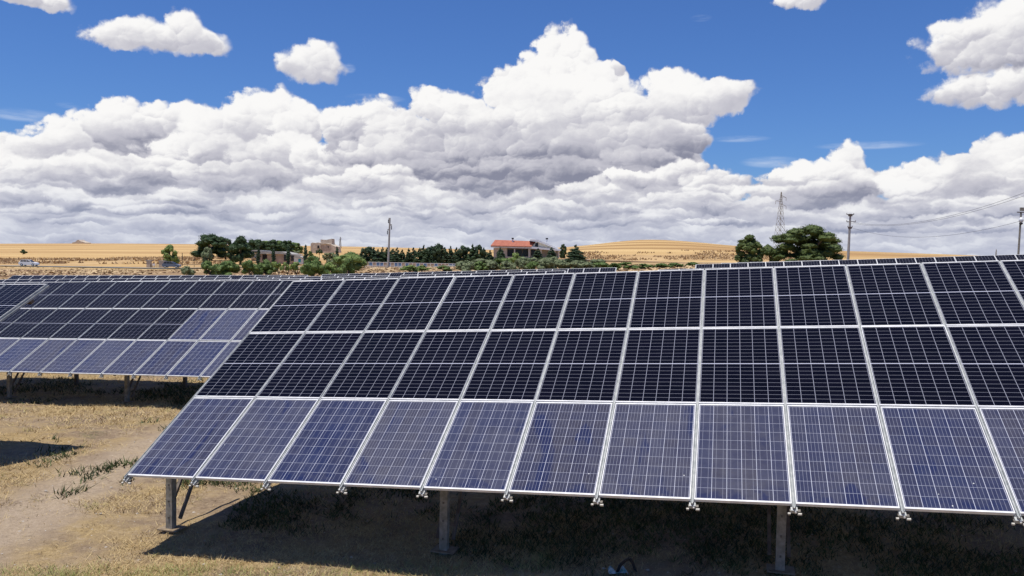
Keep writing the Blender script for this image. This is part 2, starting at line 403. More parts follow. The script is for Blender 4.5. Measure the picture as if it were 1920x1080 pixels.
for th in range(-180, 181, 45):
    if abs(th) >= 60:
        for r in (12, 60, 300, 1500, 6000):
            t = R_(th); ctrl.append((r*math.sin(t), r*math.cos(t), -.2+.3*math.log(r/12)))
for x, y in ((-2, 3), (2, 3), (0, 6), (-4, 8), (4, 8), (-1, 9.5), (8, 8), (-8, 10), (0, -3)): ctrl.append((x, y, .0+.03*x))
ctrl = np.array(ctrl)
def feat(x, y):
    r = np.sqrt(x*x+y*y)+2.0; a = np.arctan2(x, y)
    return np.stack([np.log(r)*1.0, a*1.5*np.ones_like(r)], -1)
CF = feat(ctrl[:, 0], ctrl[:, 1])
def tps(d2): return np.where(d2 > 1e-12, .5*d2*np.log(d2+1e-12), 0)
n = len(CF)
K = tps(((CF[:, None]-CF[None])**2).sum(-1))+np.eye(n)*2e-4
Pm = np.c_[np.ones(n), CF]
Am = np.block([[K, Pm], [Pm.T, np.zeros((3, 3))]])
sol = np.linalg.solve(Am, np.r_[ctrl[:, 2], np.zeros(3)])
def vnoise(x, y, seed=0):
    xi = np.floor(x).astype(np.int64); yi = np.floor(y).astype(np.int64); fx = x-xi; fy = y-yi
    def h(a, b):
        n_ = (a*374761393+b*668265263+seed*982451653) & 0xffffffff
        n_ = ((n_ ^ (n_ >> 13))*1274126177) & 0xffffffff
        return ((n_ ^ (n_ >> 16)) & 0xffff)/65535.0
    fx = fx*fx*(3-2*fx); fy = fy*fy*(3-2*fy)
    return (h(xi, yi)*(1-fx)+h(xi+1, yi)*fx)*(1-fy)+(h(xi, yi+1)*(1-fx)+h(xi+1, yi+1)*fx)*fy
def fbm(x, y, o=4, seed=0):
    s = 0; a = .5
    for i in range(o): s = s+a*vnoise(x*2**i, y*2**i, seed+i); a *= .5
    return s/(1-.5**o)
def HH(x, y, rough=True):
    x = np.asarray(x, float); y = np.asarray(y, float); sh = x.shape; x = x.ravel(); y = y.ravel()
    f = feat(x, y); z = np.zeros(len(x))
    for i in range(0, len(x), 20000):
        g = f[i:i+20000]; z[i:i+20000] = tps(((g[:, None]-CF[None])**2).sum(-1)) @ sol[:n]+sol[n]+g @ sol[n+1:]
    if rough:
        z += (fbm(x*.9, y*.9, 4, 3)-.5)*.11+(fbm(x*5, y*5, 2, 9)-.5)*.035
    return z.reshape(sh)
def H1(x, y): return float(HH(np.array([x]), np.array([y]))[0])
def ground_at(px, py, d0=2, d1=900, dd=None):
    """first hit of the photo ray with the terrain"""
    ds = np.geomspace(d0, d1, 700); r = ray(px, py)
    xs = r.x/r.y*ds; zs = r.z/r.y*ds+CAMZ; h = HH(xs, ds, False)
    i = np.argmax(zs < h)
    return Vector((xs[i], ds[i], h[i]))
NA, NR = 900, 260
front = np.linspace(-.75, .75, NA-140); back = np.linspace(.75, 2*math.pi-.75, 142)[1:-1]
aa = np.r_[front, back]; rr_ = np.r_[np.geomspace(2.0, 32, 150), np.geomspace(32.6, 7000, NR-150)]
GA, GR = np.meshgrid(aa, rr_, indexing='ij')
gx = GR*np.sin(GA); gy = GR*np.cos(GA); gz = HH(gx, gy)
nA = len(aa)
verts = np.stack([gx, gy, gz], -1).reshape(-1, 3)
cidx = len(verts); verts = np.vstack([verts, [[0, 0, H1(0, 0.01)]]])
I, J = np.meshgrid(np.arange(nA), np.arange(NR-1), indexing='ij')
a_ = (I*NR+J).ravel(); b_ = (((I+1) % nA)*NR+J).ravel()
quads = np.stack([a_, a_+1, b_+1, b_], -1)
me = bpy.data.meshes.new('ground')
tris = [(cidx, i*NR, ((i+1) % nA)*NR) for i in range(nA)]
nq = len(quads)
me.vertices.add(len(verts)); me.vertices.foreach_set('co', verts.astype(np.float32).ravel())
li = np.r_[quads.ravel(), np.array(tris).ravel()]
me.loops.add(len(li)); me.loops.foreach_set('vertex_index', li.astype(np.int32))
me.polygons.add(nq+len(tris))
me.polygons.foreach_set('loop_start', np.r_[np.arange(nq)*4, nq*4+np.arange(len(tris))*3].astype(np.int32))
me.polygons.foreach_set('loop_total', np.r_[np.full(nq, 4), np.full(len(tris), 3)].astype(np.int32))
me.polygons.foreach_set('use_smooth', [True]*(nq+len(tris)))
me.update(calc_edges=True)
bm = bmesh.new(); bm.from_mesh(me)
if sum(f.normal.z for f in list(bm.faces)[:50]) < 0: bmesh.ops.reverse_faces(bm, faces=bm.faces)
bm.to_mesh(me); bm.free()
def ground_fn(t, p):
    P_ = geo_pos(); x, y, z = sep(P_)
    r = M_('SQRT', x*x+y*y); azm = M_('ARCTAN2', x, y)
    n1 = noise(P_, .35, 5, .6); n2 = noise(P_, 1.6, 5, .65); n3 = noise(P_, 14, 4, .7); n4 = noise(P_, 60, 3, .6)
    soil = mixc(sstep(.35, .65, n2), (.275, .20, .13), (.41, .31, .205))
    soil = mixc(sstep(.45, .62, n3)*.5, soil, (.16, .115, .075))
    straw = mixc(sstep(.35, .65, n3), (.30, .21, .10), (.46, .335, .165))
    near = mixc(sstep(.42, .58, n1*.6+n2*.4), soil, straw)
    near = mixc(sstep(.52, .66, n4)*sstep(.40, .60, n3)*.6, near, (.14, .095, .06))
    n5 = noise(P_, 5.0, 5, .75); near = mixc(sstep(.53, .68, n5)*.55, near, (.20, .14, .085))
    near = mixc(sstep(.47, .33, n5)*.5, near, (.48, .375, .25))
    green = sstep(.60, .70, noise(P_, .55, 4, .6))*sstep(.4, .6, n3)
    near = mixc(green*.55, near, (.12, .14, .045))
    n5_ = noise(P_, 1.1, 3, .6)
    trk = sstep(1.25, .35, M_('ABSOLUTE', x+7.6+(n1-.5)*1.6))*sstep(24.0, 19.0, y)*sstep(8.0, 9.5, y)*.8
    near = mixc(trk, near, mixc(sstep(.35, .65, n3), (.37, .285, .20), (.47, .37, .265)))
    cr_ = voro(vec(x+(n3-.5)*.35, y+(n2-.5)*.5, z), 3.6, 0, feature='DISTANCE_TO_EDGE', out='Distance')
    near = mixc(sstep(.04, .006, cr_)*sstep(.42, .6, n5_)*.65*smax(sstep(.5, .35, n1), trk), near, (.09, .06, .04))
    near = mixc(sstep(.62, .7, n4)*.35, near, (.42, .35, .26))
    # far stubble fields
    px_, py_, pz_ = x, y, z
    fvec = vec(x*.25, y, 0.0)
    m1 = noise(fvec, .02, 5, .6); m2 = noise(vec(x*.35, y*1.2, 0.0), .006, 3, .5)
    gold = mixc(sstep(.35, .65, m1), (.44, .28, .12), (.58, .405, .185))
    gold = mixc(sstep(.48, .60, m2)*.75, gold, (.36, .21, .09))
    wl = M_('SINE', (y-x*.12)*.055+noise(P_, .004, 2, .5)*7.0)
    gold = mixc(sstep(.2, .95, wl)*sstep(.0, -.08, azm)*sstep(380, 480, y)*.5, gold, (.34, .21, .10))
    # furrow stripes on the right hill, dry weed bank below it
    wv = M_('SINE', (x*.38+y*1.0)*.19+noise(P_, .006, 2, .5)*4.0)
    st = sstep(-.1, .8, wv)*sstep(.03, .07, azm)*sstep(360, 410, y)*sstep(900, 700, y)
    gold = mixc(st*.75, gold, (.27, .155, .065))
    weedn = noise(vec(x*.5, y*.5, 0.0), .09, 5, .7)
    rb = r+(noise(P_, .01, 3, .6)-.5)*90.0
    weedL = sstep(215, 235, rb)*sstep(400, 340, rb)*sstep(-.02, -.10, azm)
    weedR = sstep(318, 322, rb+16.0)*sstep(372, 366, rb+10.0)*sstep(.02, .05, azm)
    weed = mixc(sstep(.35, .65, weedn), (.26, .15, .075), (.52, .36, .18))
    gold = mixc(clamp01(weedL*sstep(.42, .56, weedn)*.8+weedR*(.45+sstep(.40, .60, weedn)*.5)), gold, weed)
    brown = mixc(sstep(.4, .6, m1), (.25, .155, .09), (.42, .30, .15))
    farc = mixc(sstep(190, 250, rb), brown, gold)
    c = mixc(sstep(60, 95, r+(n1-.5)*20.0), near, farc)
    setc(p, c)
    bump(p, n3*.8+n4*.35+n2+n5*.8, 1.0, .06)
M['ground'] = mat('dry_ground', (.3, .2, .1), .95, fn=ground_fn, spec=.1)
me.materials.append(M['ground'])
ground = link('ground', me); tag(ground, kind='structure')

# road across the left and centre at about 200 m
def strip(name, pts, w, m, dz=.06, sub=8):
    mb = MB(); P2 = []
    for i in range(len(pts)-1):
        for k_ in range(sub): P2.append(Vector(pts[i]).lerp(Vector(pts[i+1]), k_/sub))
    P2.append(Vector(pts[-1])); vs = []
    for i, q in enumerate(P2):
        d = (P2[min(i+1, len(P2)-1)]-P2[max(i-1, 0)]); d.z = 0; d.normalize(); nn = Vector((-d.y, d.x, 0))
        z = max(H1(q.x+nn.x*s*w/2, q.y+nn.y*s*w/2) for s in (-1, 0, 1))+dz
        for s in (-1, 1): vs.append((q.x+nn.x*s*w/2, q.y+nn.y*s*w/2, z))
    return mb.add(vs, [(2*i, 2*i+1, 2*i+3, 2*i+2) for i in range(len(P2)-1)]).build(name, m)
M['asphalt'] = varied('asphalt', (.16, .155, .14), (.24, .23, .20), .3, .9)
road_y = 200
road = strip('road', [(-260, 196, 0), (-120, 199, 0), (-60, 200, 0), (-20, 204, 0), (60, 215, 0)], 6.5, M['asphalt'], .12)
tag(road, kind='structure')

# ------------------------------------------------------------------ solar arrays
def ring_frame(w, h, lip=.021, d=.035, ls=.010):
    mb = MB()
    mb.box((w/2, lip/2, -d/2), (w, lip, d)); mb.box((w/2, h-lip/2, -d/2), (w, lip, d))
    mb.box((ls/2, h/2, -d/2), (ls, h-2*lip, d)); mb.box((w-ls/2, h/2, -d/2), (ls, h-2*lip, d))
    return mb
def glass_mesh(name, w, h, m, full=False):
    l = .018
    mb = MB()
    if full:   # far panel: frame and glass in one mesh
        mb = ring_frame(w, h, .022, ls=.018); mb.mi = [1]*len(mb.f)
    n0_ = len(mb.v)
    mb.add([(.011, l, -.006), (w-.011, l, -.006), (w-.011, h-l, -.006), (.011, h-l, -.006), (.011, l, -.012), (w-.011, l, -.012), (w-.011, h-l, -.012), (.011, h-l, -.012)],
           [(0, 1, 2, 3)], 0)
    mb.f += [[n0_+4, n0_+7, n0_+6, n0_+5]]; mb.mi += [2]
    me = bpy.data.meshes.new(name); me.from_pydata(mb.v, [], mb.f)
    for q in (m, M['alu'], M['backsheet']): me.materials.append(q)
    me.polygons.foreach_set('material_index', mb.mi)
    uv = me.uv_layers.new(name='UVMap')
    for lp in me.loops:
        v = me.vertices[lp.vertex_index].co
        uv.data[lp.index].uv = ((v.x-.020)/(w-.040), (v.y-l-.012)/(h-2*l-.024))
    me.update(); return me
ROWV = [(.045, 1.67), (1.740, 1.712), (3.472, 1.712)]
WP, WM, HP, HM = 1.022, 1.047, 1.672, 1.718
GM = {('poly', 0): glass_mesh('poly_panel', WP, HP, M['poly']), ('mono', 1): glass_mesh('mono_panel', WM, HM, M['mono']), ('poly', 1): glass_mesh('poly_panel_upper', WP, HP, M['poly']), ('mono', 0): glass_mesh('mono_panel_low', WM, HP, M['mono'])}
FM = {('poly', 0): ring_frame(WP, HP).mesh('frame', M['alu']), ('mono', 1): ring_frame(WM, HM).mesh('frame', M['alu']), ('mono', 0): ring_frame(WM, HP).mesh('frame', M['alu'])}
FM[('poly', 1)] = FM[('poly', 0)]
GF = {k_: glass_mesh('far_panel', w, h, m, True) for k_, w, h, m in ((('poly', 0), WP, HP, M['poly']), (('mono', 1), WM, HM, M['mono']), (('poly', 1), WP, HP, M['poly']))}
def kindof(T, r, c):
    if T['k'] == 'main': return 'poly' if r == 0 else 'mono'
    if T['k'] == 'behind': return 'poly' if r == 0 or (r == 1 and c >= 5+4) else 'mono'
    if T['k'] == 'left': return 'poly' if r == 0 else 'mono'
    return 'poly' if r == 0 else 'mono'
LAB = dict(main='large foreground solar array, dusty blue panels along its lower edge, near-black ones above',
 behind='second-row solar array at the left, pale blue lower panels, standing on visible post legs',
 left='solar array cut off by the left edge, only its dark upper right corner showing',
 C='distant solar array seen nearly edge-on just behind the second-row one',
 D1='far solar array of the fourth row running out of the picture at the left',
 D2='short far solar array in the fourth row in front of the orchard bushes',
 D3='far solar array in the fourth row whose right end stops below the country house',
 E1='farthest solar array on the left, its slanting left end showing against the brown field',
 E2='farthest middle solar array, ending just right of the country house',
 D4='sliver of a solar array edge above the foreground array, left of the two pines',
 E3='far solar array running below the two pines to the right edge',
 F='hindmost solar array on the right, a thin edge in front of the left pine')
rail_mb = MB(); rail_mb.box((0, VS/2-.01, -.058), (.070, VS+.02, .04)); rail_mb.box((0, VS/2-.01, -.022), (.014, VS+.0, .030))  # lower rail box widened to stop sunlight leaking between the panels
rail_mb.box((-.013, VS/2, -.0165), (.006, VS, .041)); rail_mb.box((.013, VS/2, -.0165), (.006, VS, .041))
RAILM = rail_mb.mesh('rail', M['rail'])
CLL = MB().box((-.052, -.026, -.082), (.028, .020, .020)).mesh('clamp', M['clip']); CLR = MB().box((.056, -.026, -.084), (.042, .020, .020)).mesh('clamp', M['clip'])
CLB = MB().box((.014, -.022, -.060), (.016, .018, .022)).mesh('bolt', M['alu'])
blk = MB(); blk.box((.01, .006, -.075), (.11, .034, .030)); CLK = blk.mesh('clamp_bracket', M['bolt'])
def build_table(T):
    U, Wd = frame(T['a'], T['s'], T['t']); N = U.cross(Wd)
    nC, P0 = T['n'], T['P']; L = nC*PITCHU
    base = P0+U*PITCHU*T['p0']+Wd*.95; gz = H1(base.x, base.y)
    root = empty('solar_array', (base.x, base.y, gz), R_(T['a'])); tag(root, LAB[T['k']], 'solar array', 'rows of tilted solar arrays')
    rinv = (Matrix.Translation((base.x, base.y, gz)) @ Matrix.Rotation(R_(T['a']), 4, 'Z')).inverted()
    TM = rinv @ Matrix(((U.x, Wd.x, N.x, P0.x), (U.y, Wd.y, N.y, P0.y), (U.z, Wd.z, N.z, P0.z), (0, 0, 0, 1)))
    rj = random.Random(T['k'])
    for c in range(nC):
        for r in range(3):
            kd = kindof(T, r, c); w = WP if kd == 'poly' else WM
            jit = Matrix.Rotation(rj.gauss(0, .0012), 4, 'X') @ Matrix.Rotation(rj.gauss(0, .0012), 4, 'Y')
            m = TM @ Matrix.Translation((c*PITCHU+(PITCHU-w)/2+rj.gauss(0, .0015), ROWV[r][0]+(0 if r == 0 or kd == 'mono' else .02), rj.gauss(0, .001))) @ jit
            key = (kd, 0 if r == 0 else 1)
            if T['det']:
                o = link('solar_panel', GM[key], root, m); link('panel_frame', FM[key], o)
            else: link('solar_panel', GF[key if key in GF else ('poly', 0)], root, m)
    steps = range(nC+1)
    for c in steps:
        if T['det']:
            o = link('rail', RAILM, root, TM @ Matrix.Translation((c*PITCHU+(0 if 0 < c < nC else (.012 if c == 0 else -.012)), 0, 0)))
            link('clamp', CLL, o); link('clamp', CLR, o); link('bolt', CLB, o); link('clamp_bracket', CLK, o)
    if not T['det']:
        mb = MB()
        for c in steps: mb.box((c*PITCHU, VS/2, -.05), (.055, VS, .05))
        mb.build('rail', M['rail'], root, TM)
    for v in (.55, 1.727, 3.462, 4.7):  # middle two purlins placed under the row gaps to block sunlight
        mb = MB(); mb.box((L/2, v, -.13), (L-.06, .08, .10)); mb.build('purlin', M['rust'], root, TM)
    idx = T['p0']; posts = []
    while idx < nC: posts.append(idx); idx += T['dp']
    def toW(u, v, z): return P0+U*u+Wd*v+N*z
    def loc(p): return rinv @ p
    for i in posts:
        u = i*PITCHU
        mb = MB(); mb.box((u, VS/2-.1, -.24), (.08, 4.3, .12)); mb.build('rafter', M['rust'], root, TM)
        for v, nmm in ((.95, 'f'), (4.1, 'r')):
            top = toW(u, v, -.30); g = H1(top.x, top.y)
            a = Vector((top.x, top.y, g-.25)); w_, d_ = .105, .10
            mb = MB(); mid = (a+top)/2; h_ = top.z-a.z
            rz = Matrix.Rotation(R_(T['a']), 3, 'Z')
            # C section: web facing the front, two flanges behind
            def bx(off, sz, zc, mi=0): mb.box(rinv @ (Vector((mid.x, mid.y, 0))+rz @ Vector((off[0], off[1], 0))+Vector((0, 0, zc))), sz, mi)
            bx((0, -d_/2), (w_, .012, h_), mid.z); bx((-w_/2+.006, .0), (.012, d_-.014, h_), mid.z); bx((w_/2-.006, .0), (.012, d_-.014, h_), mid.z)
            if T['det']:
                for zz in (.22, .46, .70):
                    bx((0, -d_/2-.012), (.022, .012, .022), g+zz, 1)
            mb.build('post', [M['galv'] if v < 2 else M['rust'], M['bolt']], root)
            if T['det'] and v < 2:
                mb = MB(); gp = max(H1(top.x+q*.16, top.y) for q in (-1, 0, 1))
                mb.box(rinv @ Vector((top.x+.01, top.y, gp+.045)), (.32, .25, .016))
                mb.build('base_plate', M['plate'], root)
            if v < 2:
                for s_ in (-.12, .10):
                    q0 = Vector((top.x, top.y, g+.18))+rz @ Vector((s_, .06, 0)); q1 = toW(u+s_, 2.35, -.30)
                    mb = MB(); mb.bar(loc(q0), loc(q1), .042, .042); mb.build('brace', M['rust'], root)
                if T['det']:
                    for s_ in (-1, 1):
                        if u+s_*.42 < .1: continue
                        q0 = Vector((top.x, top.y, top.z-.12)); q1 = toW(u+s_*.42, .75, -.18)
                        mb = MB(); mb.bar(loc(q0), loc(q1), .035, .035); mb.build('knee_brace', M['rust'], root)
            else:
                q0 = Vector((top.x, top.y, g+.35)); q1 = toW(u+(-1.35 if u > 1.6 else 1.35), 4.3, -.20)
                mb = MB(); mb.bar(loc(q0), loc(q1), .06, .06); mb.build('brace', M['rust'], root)
    return root
for T in TB: build_table(T)

# ------------------------------------------------------------------ vegetation
def leafmat(name, c1, c2, c3=None):
    def fn(t, p):
        P_ = geo_pos(); n_ = noise(P_, 2.2, 3, .6); n2_ = noise(P_, .5, 2, .5)
        f = clamp01(sstep(.35, .65, n_)*.7+(n2_-.5)*.9+.1)
        c = mixc(f, c1, c2)
        if c3: c = mixc(sstep(.62, .72, noise(P_, 1.1, 3, .6))*.6, c, c3)
        setc(p, c)
    return mat(name, c1, .65, 0, fn, .25)
LM = dict(dark=leafmat('leaf_dark', (.018, .038, .014), (.045, .080, .026)),
          pine=leafmat('pine_needles', (.032, .055, .015), (.105, .135, .034)),
          mid=leafmat('leaf_mid', (.050, .088, .020), (.135, .195, .050)),
          light=leafmat('leaf_light', (.090, .140, .032), (.20, .26, .07)),
          olive=leafmat('leaf_olive', (.095, .12, .055), (.19, .215, .105)),
          conif=leafmat('conifer_needles', (.020, .042, .020), (.050, .080, .032)),
          pale=leafmat('leaf_pale', (.10, .15, .06), (.20, .26, .12)))
M['bark'] = varied('bark', (.07, .05, .035), (.14, .105, .075), 6, .9)
ICO = None
def ico():
    global ICO
    if ICO is None:
        bm = bmesh.new(); bmesh.ops.create_icosphere(bm, subdivisions=2, radius=1)
        bm.verts.ensure_lookup_table()
        ICO = (np.array([v.co[:] for v in bm.verts]), np.array([[v.index for v in f.verts] for f in bm.faces])); bm.free()
    return ICO
def crown_mesh(lobes, size, m, cap=7000, fill=.9, spread=.25, seed=0):
    """leaf-sized quads over and through the volume of a set of lobes"""
    rg = np.random.default_rng(seed); out = []
    tot = sum(4*math.pi*((l[3]*l[4]+l[3]*l[5]+l[4]*l[5])/3) for l in lobes)/(size*size)*fill
    kf = min(1, cap/tot)
    for cx, cy, cz, rx, ry, rz in lobes:
        n_ = int(4*math.pi*((rx*ry+rx*rz+ry*rz)/3)/(size*size)*fill*kf)+6
        d = rg.normal(size=(n_, 3)); d /= np.linalg.norm(d, axis=1)[:, None]
        rad = 1-np.abs(rg.normal(0, spread, n_))+rg.normal(0, .06, n_)
        c = np.array([cx, cy, cz])+d*np.array([rx, ry, rz])*rad[:, None]
        nn = d/np.array([rx, ry, rz]); nn /= np.linalg.norm(nn, axis=1)[:, None]
        nn = nn+rg.normal(0, .45, (n_, 3)); nn /= np.linalg.norm(nn, axis=1)[:, None]
        t = np.cross(nn, rg.normal(size=(n_, 3))); t /= np.linalg.norm(t, axis=1)[:, None]
        b = np.cross(nn, t); s_ = (size/math.sqrt(kf))*rg.uniform(.45, 1.0, n_)[:, None]
        q = np.stack([c-t*s_*.5, c-b*s_*.38, c+t*s_*.62, c+b*s_*.38], 1)
        out.append(q.reshape(-1, 3))
        v, f = ico()
        vv = v*(.74+.12*rg.normal(size=(len(v), 1)))*np.array([rx, ry, rz])+np.array([cx, cy, cz])
        tri = vv[f]; out.append(np.concatenate([tri, tri[:, 2:3]*.5+tri[:, 0:1]*.5], 1).reshape(-1, 3))
    return np_mesh('crown', np.concatenate(out), 4, m)
def lobes_for(kind, w, d, h, rg):
    """w,d half sizes, h total height; returns lobes, trunk height"""
    L = []
    if kind == 'cypress':
        for i in range(9):
            t = (i+.5)/9; r = w*(math.sin(math.pi*(t*.86+.10))**.8)
            L.append((rg.uniform(-.1, .1)*w, rg.uniform(-.1, .1)*w, h*(.04+t*.94), r, r, h*.085))
        return L, h*.5
    if kind == 'conifer':
        for i in range(13):
            t = i/12; r = w*(1.02-t)**.55
            for j in range(5 if t < .8 else 2):
                a = rg.uniform(0, 2*math.pi)
                L.append((math.cos(a)*r*.55, math.sin(a)*r*.55, h*(.06+t*.86)+rg.uniform(-.04, .04)*h, max(r*.48, w*.1), max(r*.48, w*.1), h*.065))
        L.append((0, 0, h*.95, w*.07, w*.07, h*.07))
        return L, h*.6
    if kind == 'pine':
        for i in range(64):
            a = rg.uniform(0, 2*math.pi); e = rg.uniform(-1.0, 1.0); rr = math.sqrt(max(0, 1-max(e, 0)**2))*rg.uniform(.35, .95)*(1 if e > -.3 else .9)
            zc = h*(.46+.42*e*rg.uniform(.85, 1)); s_ = rg.uniform(.15, .27)
            L.append((math.cos(a)*rr*w*.82, math.sin(a)*rr*d*.82, zc, w*s_, w*s_, h*s_*.42))
        return L, h*.5
    if kind == 'bush':
        for i in range(16):
            a = rg.uniform(0, 2*math.pi); e = rg.uniform(0, 1)**.8; rr = math.sqrt(1-e*e)*rg.uniform(.3, .8); s_ = rg.uniform(.24, .38)
            L.append((math.cos(a)*rr*w, math.sin(a)*rr*d, h*(.18+.6*e), w*s_, w*s_, h*s_*.62))
        return L, h*.3
    if kind == 'orchard':
        for i in range(12):
            a = rg.uniform(0, 2*math.pi); e = rg.uniform(-.4, 1); rr = math.sqrt(max(0, 1-e*e))*rg.uniform(.3, .8); s_ = rg.uniform(.26, .38)
            L.append((math.cos(a)*rr*w, math.sin(a)*rr*d, h*(.68+.2*e), w*s_, w*s_, h*s_*.36))
        return L, h*.62
    for i in range(34):   # broadleaf
        a = rg.uniform(0, 2*math.pi); e = rg.uniform(-1, 1); rr = math.sqrt(max(0, 1-max(e, -.45 if e < 0 else e)**2))*rg.uniform(.35, .85); s_ = rg.uniform(.22, .36)
        L.append((math.cos(a)*rr*w*.9, math.sin(a)*rr*d*.9, h*(.55+.40*e), w*s_, w*s_, h*s_*.5))
    return L, h*.5
def tree(name, kind, x0, x1, ytop, dist, m, label, cat='tree', group=None, leaf=None, cap=6000, zdrop=0, fill=.9, lean=0, spread=.25):
    cx = (x0+x1)/2; top = at(cx, ytop, dist); g = H1(top.x, top.y)-zdrop
    w = (x1-x0)/2/F*dist; h = max(.6, top.z-g)
    rg = random.Random(hash_(label)); L, th = lobes_for(kind, w*.92, w*.8, h, rg)
    zmax = max(l[2]+l[5] for l in L); xm = max(abs(l[0])+l[3] for l in L); kz = h/zmax; kx = w*1.03/xm; L = [(a*kx, b*kx, c*kz, d*kx, e*kx, f*kz) for a, b, c, d, e, f in L]
    root = empty(name, (top.x, top.y, g)); tag(root, label, cat, group)
    cm = crown_mesh(L, leaf or dist*.0016, LM[m], cap, fill, spread, hash_(label) % 9999)
    link('crown', cm, root)
    mb = MB(); r0 = max(.06, w*.07)
    mb.tube([(0, 0, -.3), (lean*.5, 0, th*.4), (lean, 0, th)], [r0*1.4, r0, r0*.7], 7)
    for j in range(4):
        a = rg.uniform(0, 6.28); l_ = L[rg.randrange(len(L))]
        mb.tube([(lean*.7, 0, th*.55), (l_[0]*.5, l_[1]*.5, (th*.6+l_[2])/2), (l_[0]*.9, l_[1]*.9, l_[2])], [r0*.7, r0*.45, r0*.2], 5)
    mb.build('trunk', M['bark'], root, smooth=True)
    return root
def hash_(s):
    h = 7
    for ch in s: h = (h*131+ord(ch)) % 1000003
    return h
# big trees at the left
tree('broadleaf_tree', 'broad', 358, 432, 437, 250, 'dark', 'big round dark green tree left of the farm building, leftmost of the tall trees', cap=9000)
tree('broadleaf_tree', 'broad', 404, 442, 446, 262, 'dark', 'smaller dark tree wedged behind the two big trees left of the farm building')
tree('broadleaf_tree', 'broad', 424, 478, 440, 222, 'dark', 'tall dark green tree standing just left of the farm building', cap=9000)
tree('broadleaf_tree', 'broad', 462, 492, 447, 300, 'dark', 'dark tree rising behind the left end of the farm building')
tree('young_tree', 'broad', 300, 338, 457, 215, 'light', 'small light green tree alone beside the stone gate pillars', fill=.35, cap=1600)
tree('bare_tree', 'broad', 377, 399, 462, 205, 'olive', 'thin nearly leafless grey tree in front of the leftmost big tree', fill=.05, cap=150)
tree('bush', 'bush', 36, 50, 467, 430, 'dark', 'lone round bush on the golden hillside at the far left', 'bush')
WOODX = [(484, 449), (497, 451), (511, 449), (525, 451), (538, 451), (551, 455)]
for i, (x, y) in enumerate(WOODX):
    tree('woodland_tree', 'broad', x-17, x+17, y-1, 400+i % 2*14, 'mid' if i % 2 else 'dark', ['first', 'second', 'third', 'fourth', 'fifth', 'sixth'][i]+' tree from the left in the grove on the rise behind the farm building', group='grove behind the farm building', cap=1500)
for x0, x1, y, lab in ((479, 490, 462, 'dark narrow cypress at the left end of the farm building'), (508, 518, 462, 'dark narrow cypress against the middle of the farm building'),
                  (535, 546, 460, 'dark narrow cypress near the right end of the farm building'), (567, 579, 458, 'tall narrow cypress right of the turquoise door'),
                  (627, 637, 461, 'narrow cypress standing alone right of the stone ruin')):
    tree('cypress_tree', 'cypress', x0, x1, y, 205, 'conif', lab, group='cypresses near the farm building', cap=1500, leaf=.3)
tree('broadleaf_tree', 'orchard', 592, 606, 466, 300, 'dark', 'small dark tree below the left wall of the stone ruin', cap=1200)
tree('broadleaf_tree', 'broad', 576, 588, 470, 310, 'mid', 'small green tree between the tall cypress and the stone ruin', cap=900)
tree('broadleaf_tree', 'broad', 604, 620, 474, 290, 'olive', 'low olive-green tree below the gabled part of the stone ruin', cap=900)
tree('broadleaf_tree', 'broad', 614, 630, 473, 300, 'olive', 'greyish green tree between the stone ruin and the lone cypress', cap=900)
tree('broadleaf_tree', 'broad', 548, 566, 470, 280, 'olive', 'olive-green tree just above the small white house', cap=900)
tree('broadleaf_tree', 'bush', 640, 676, 470, 215, 'mid', 'green rounded tree between the lone cypress and the dark conifer row')
tree('broadleaf_tree', 'bush', 612, 646, 476, 200, 'olive', 'grey-green rounded tree behind the foot of the lone cypress')
tree('broadleaf_tree', 'broad', 436, 470, 449, 268, 'mid', 'green tree crown showing between the tall tree and the farm building')
tree('broadleaf_tree', 'bush', 570, 602, 478, 200, 'mid', 'green rounded tree right of the small white house')
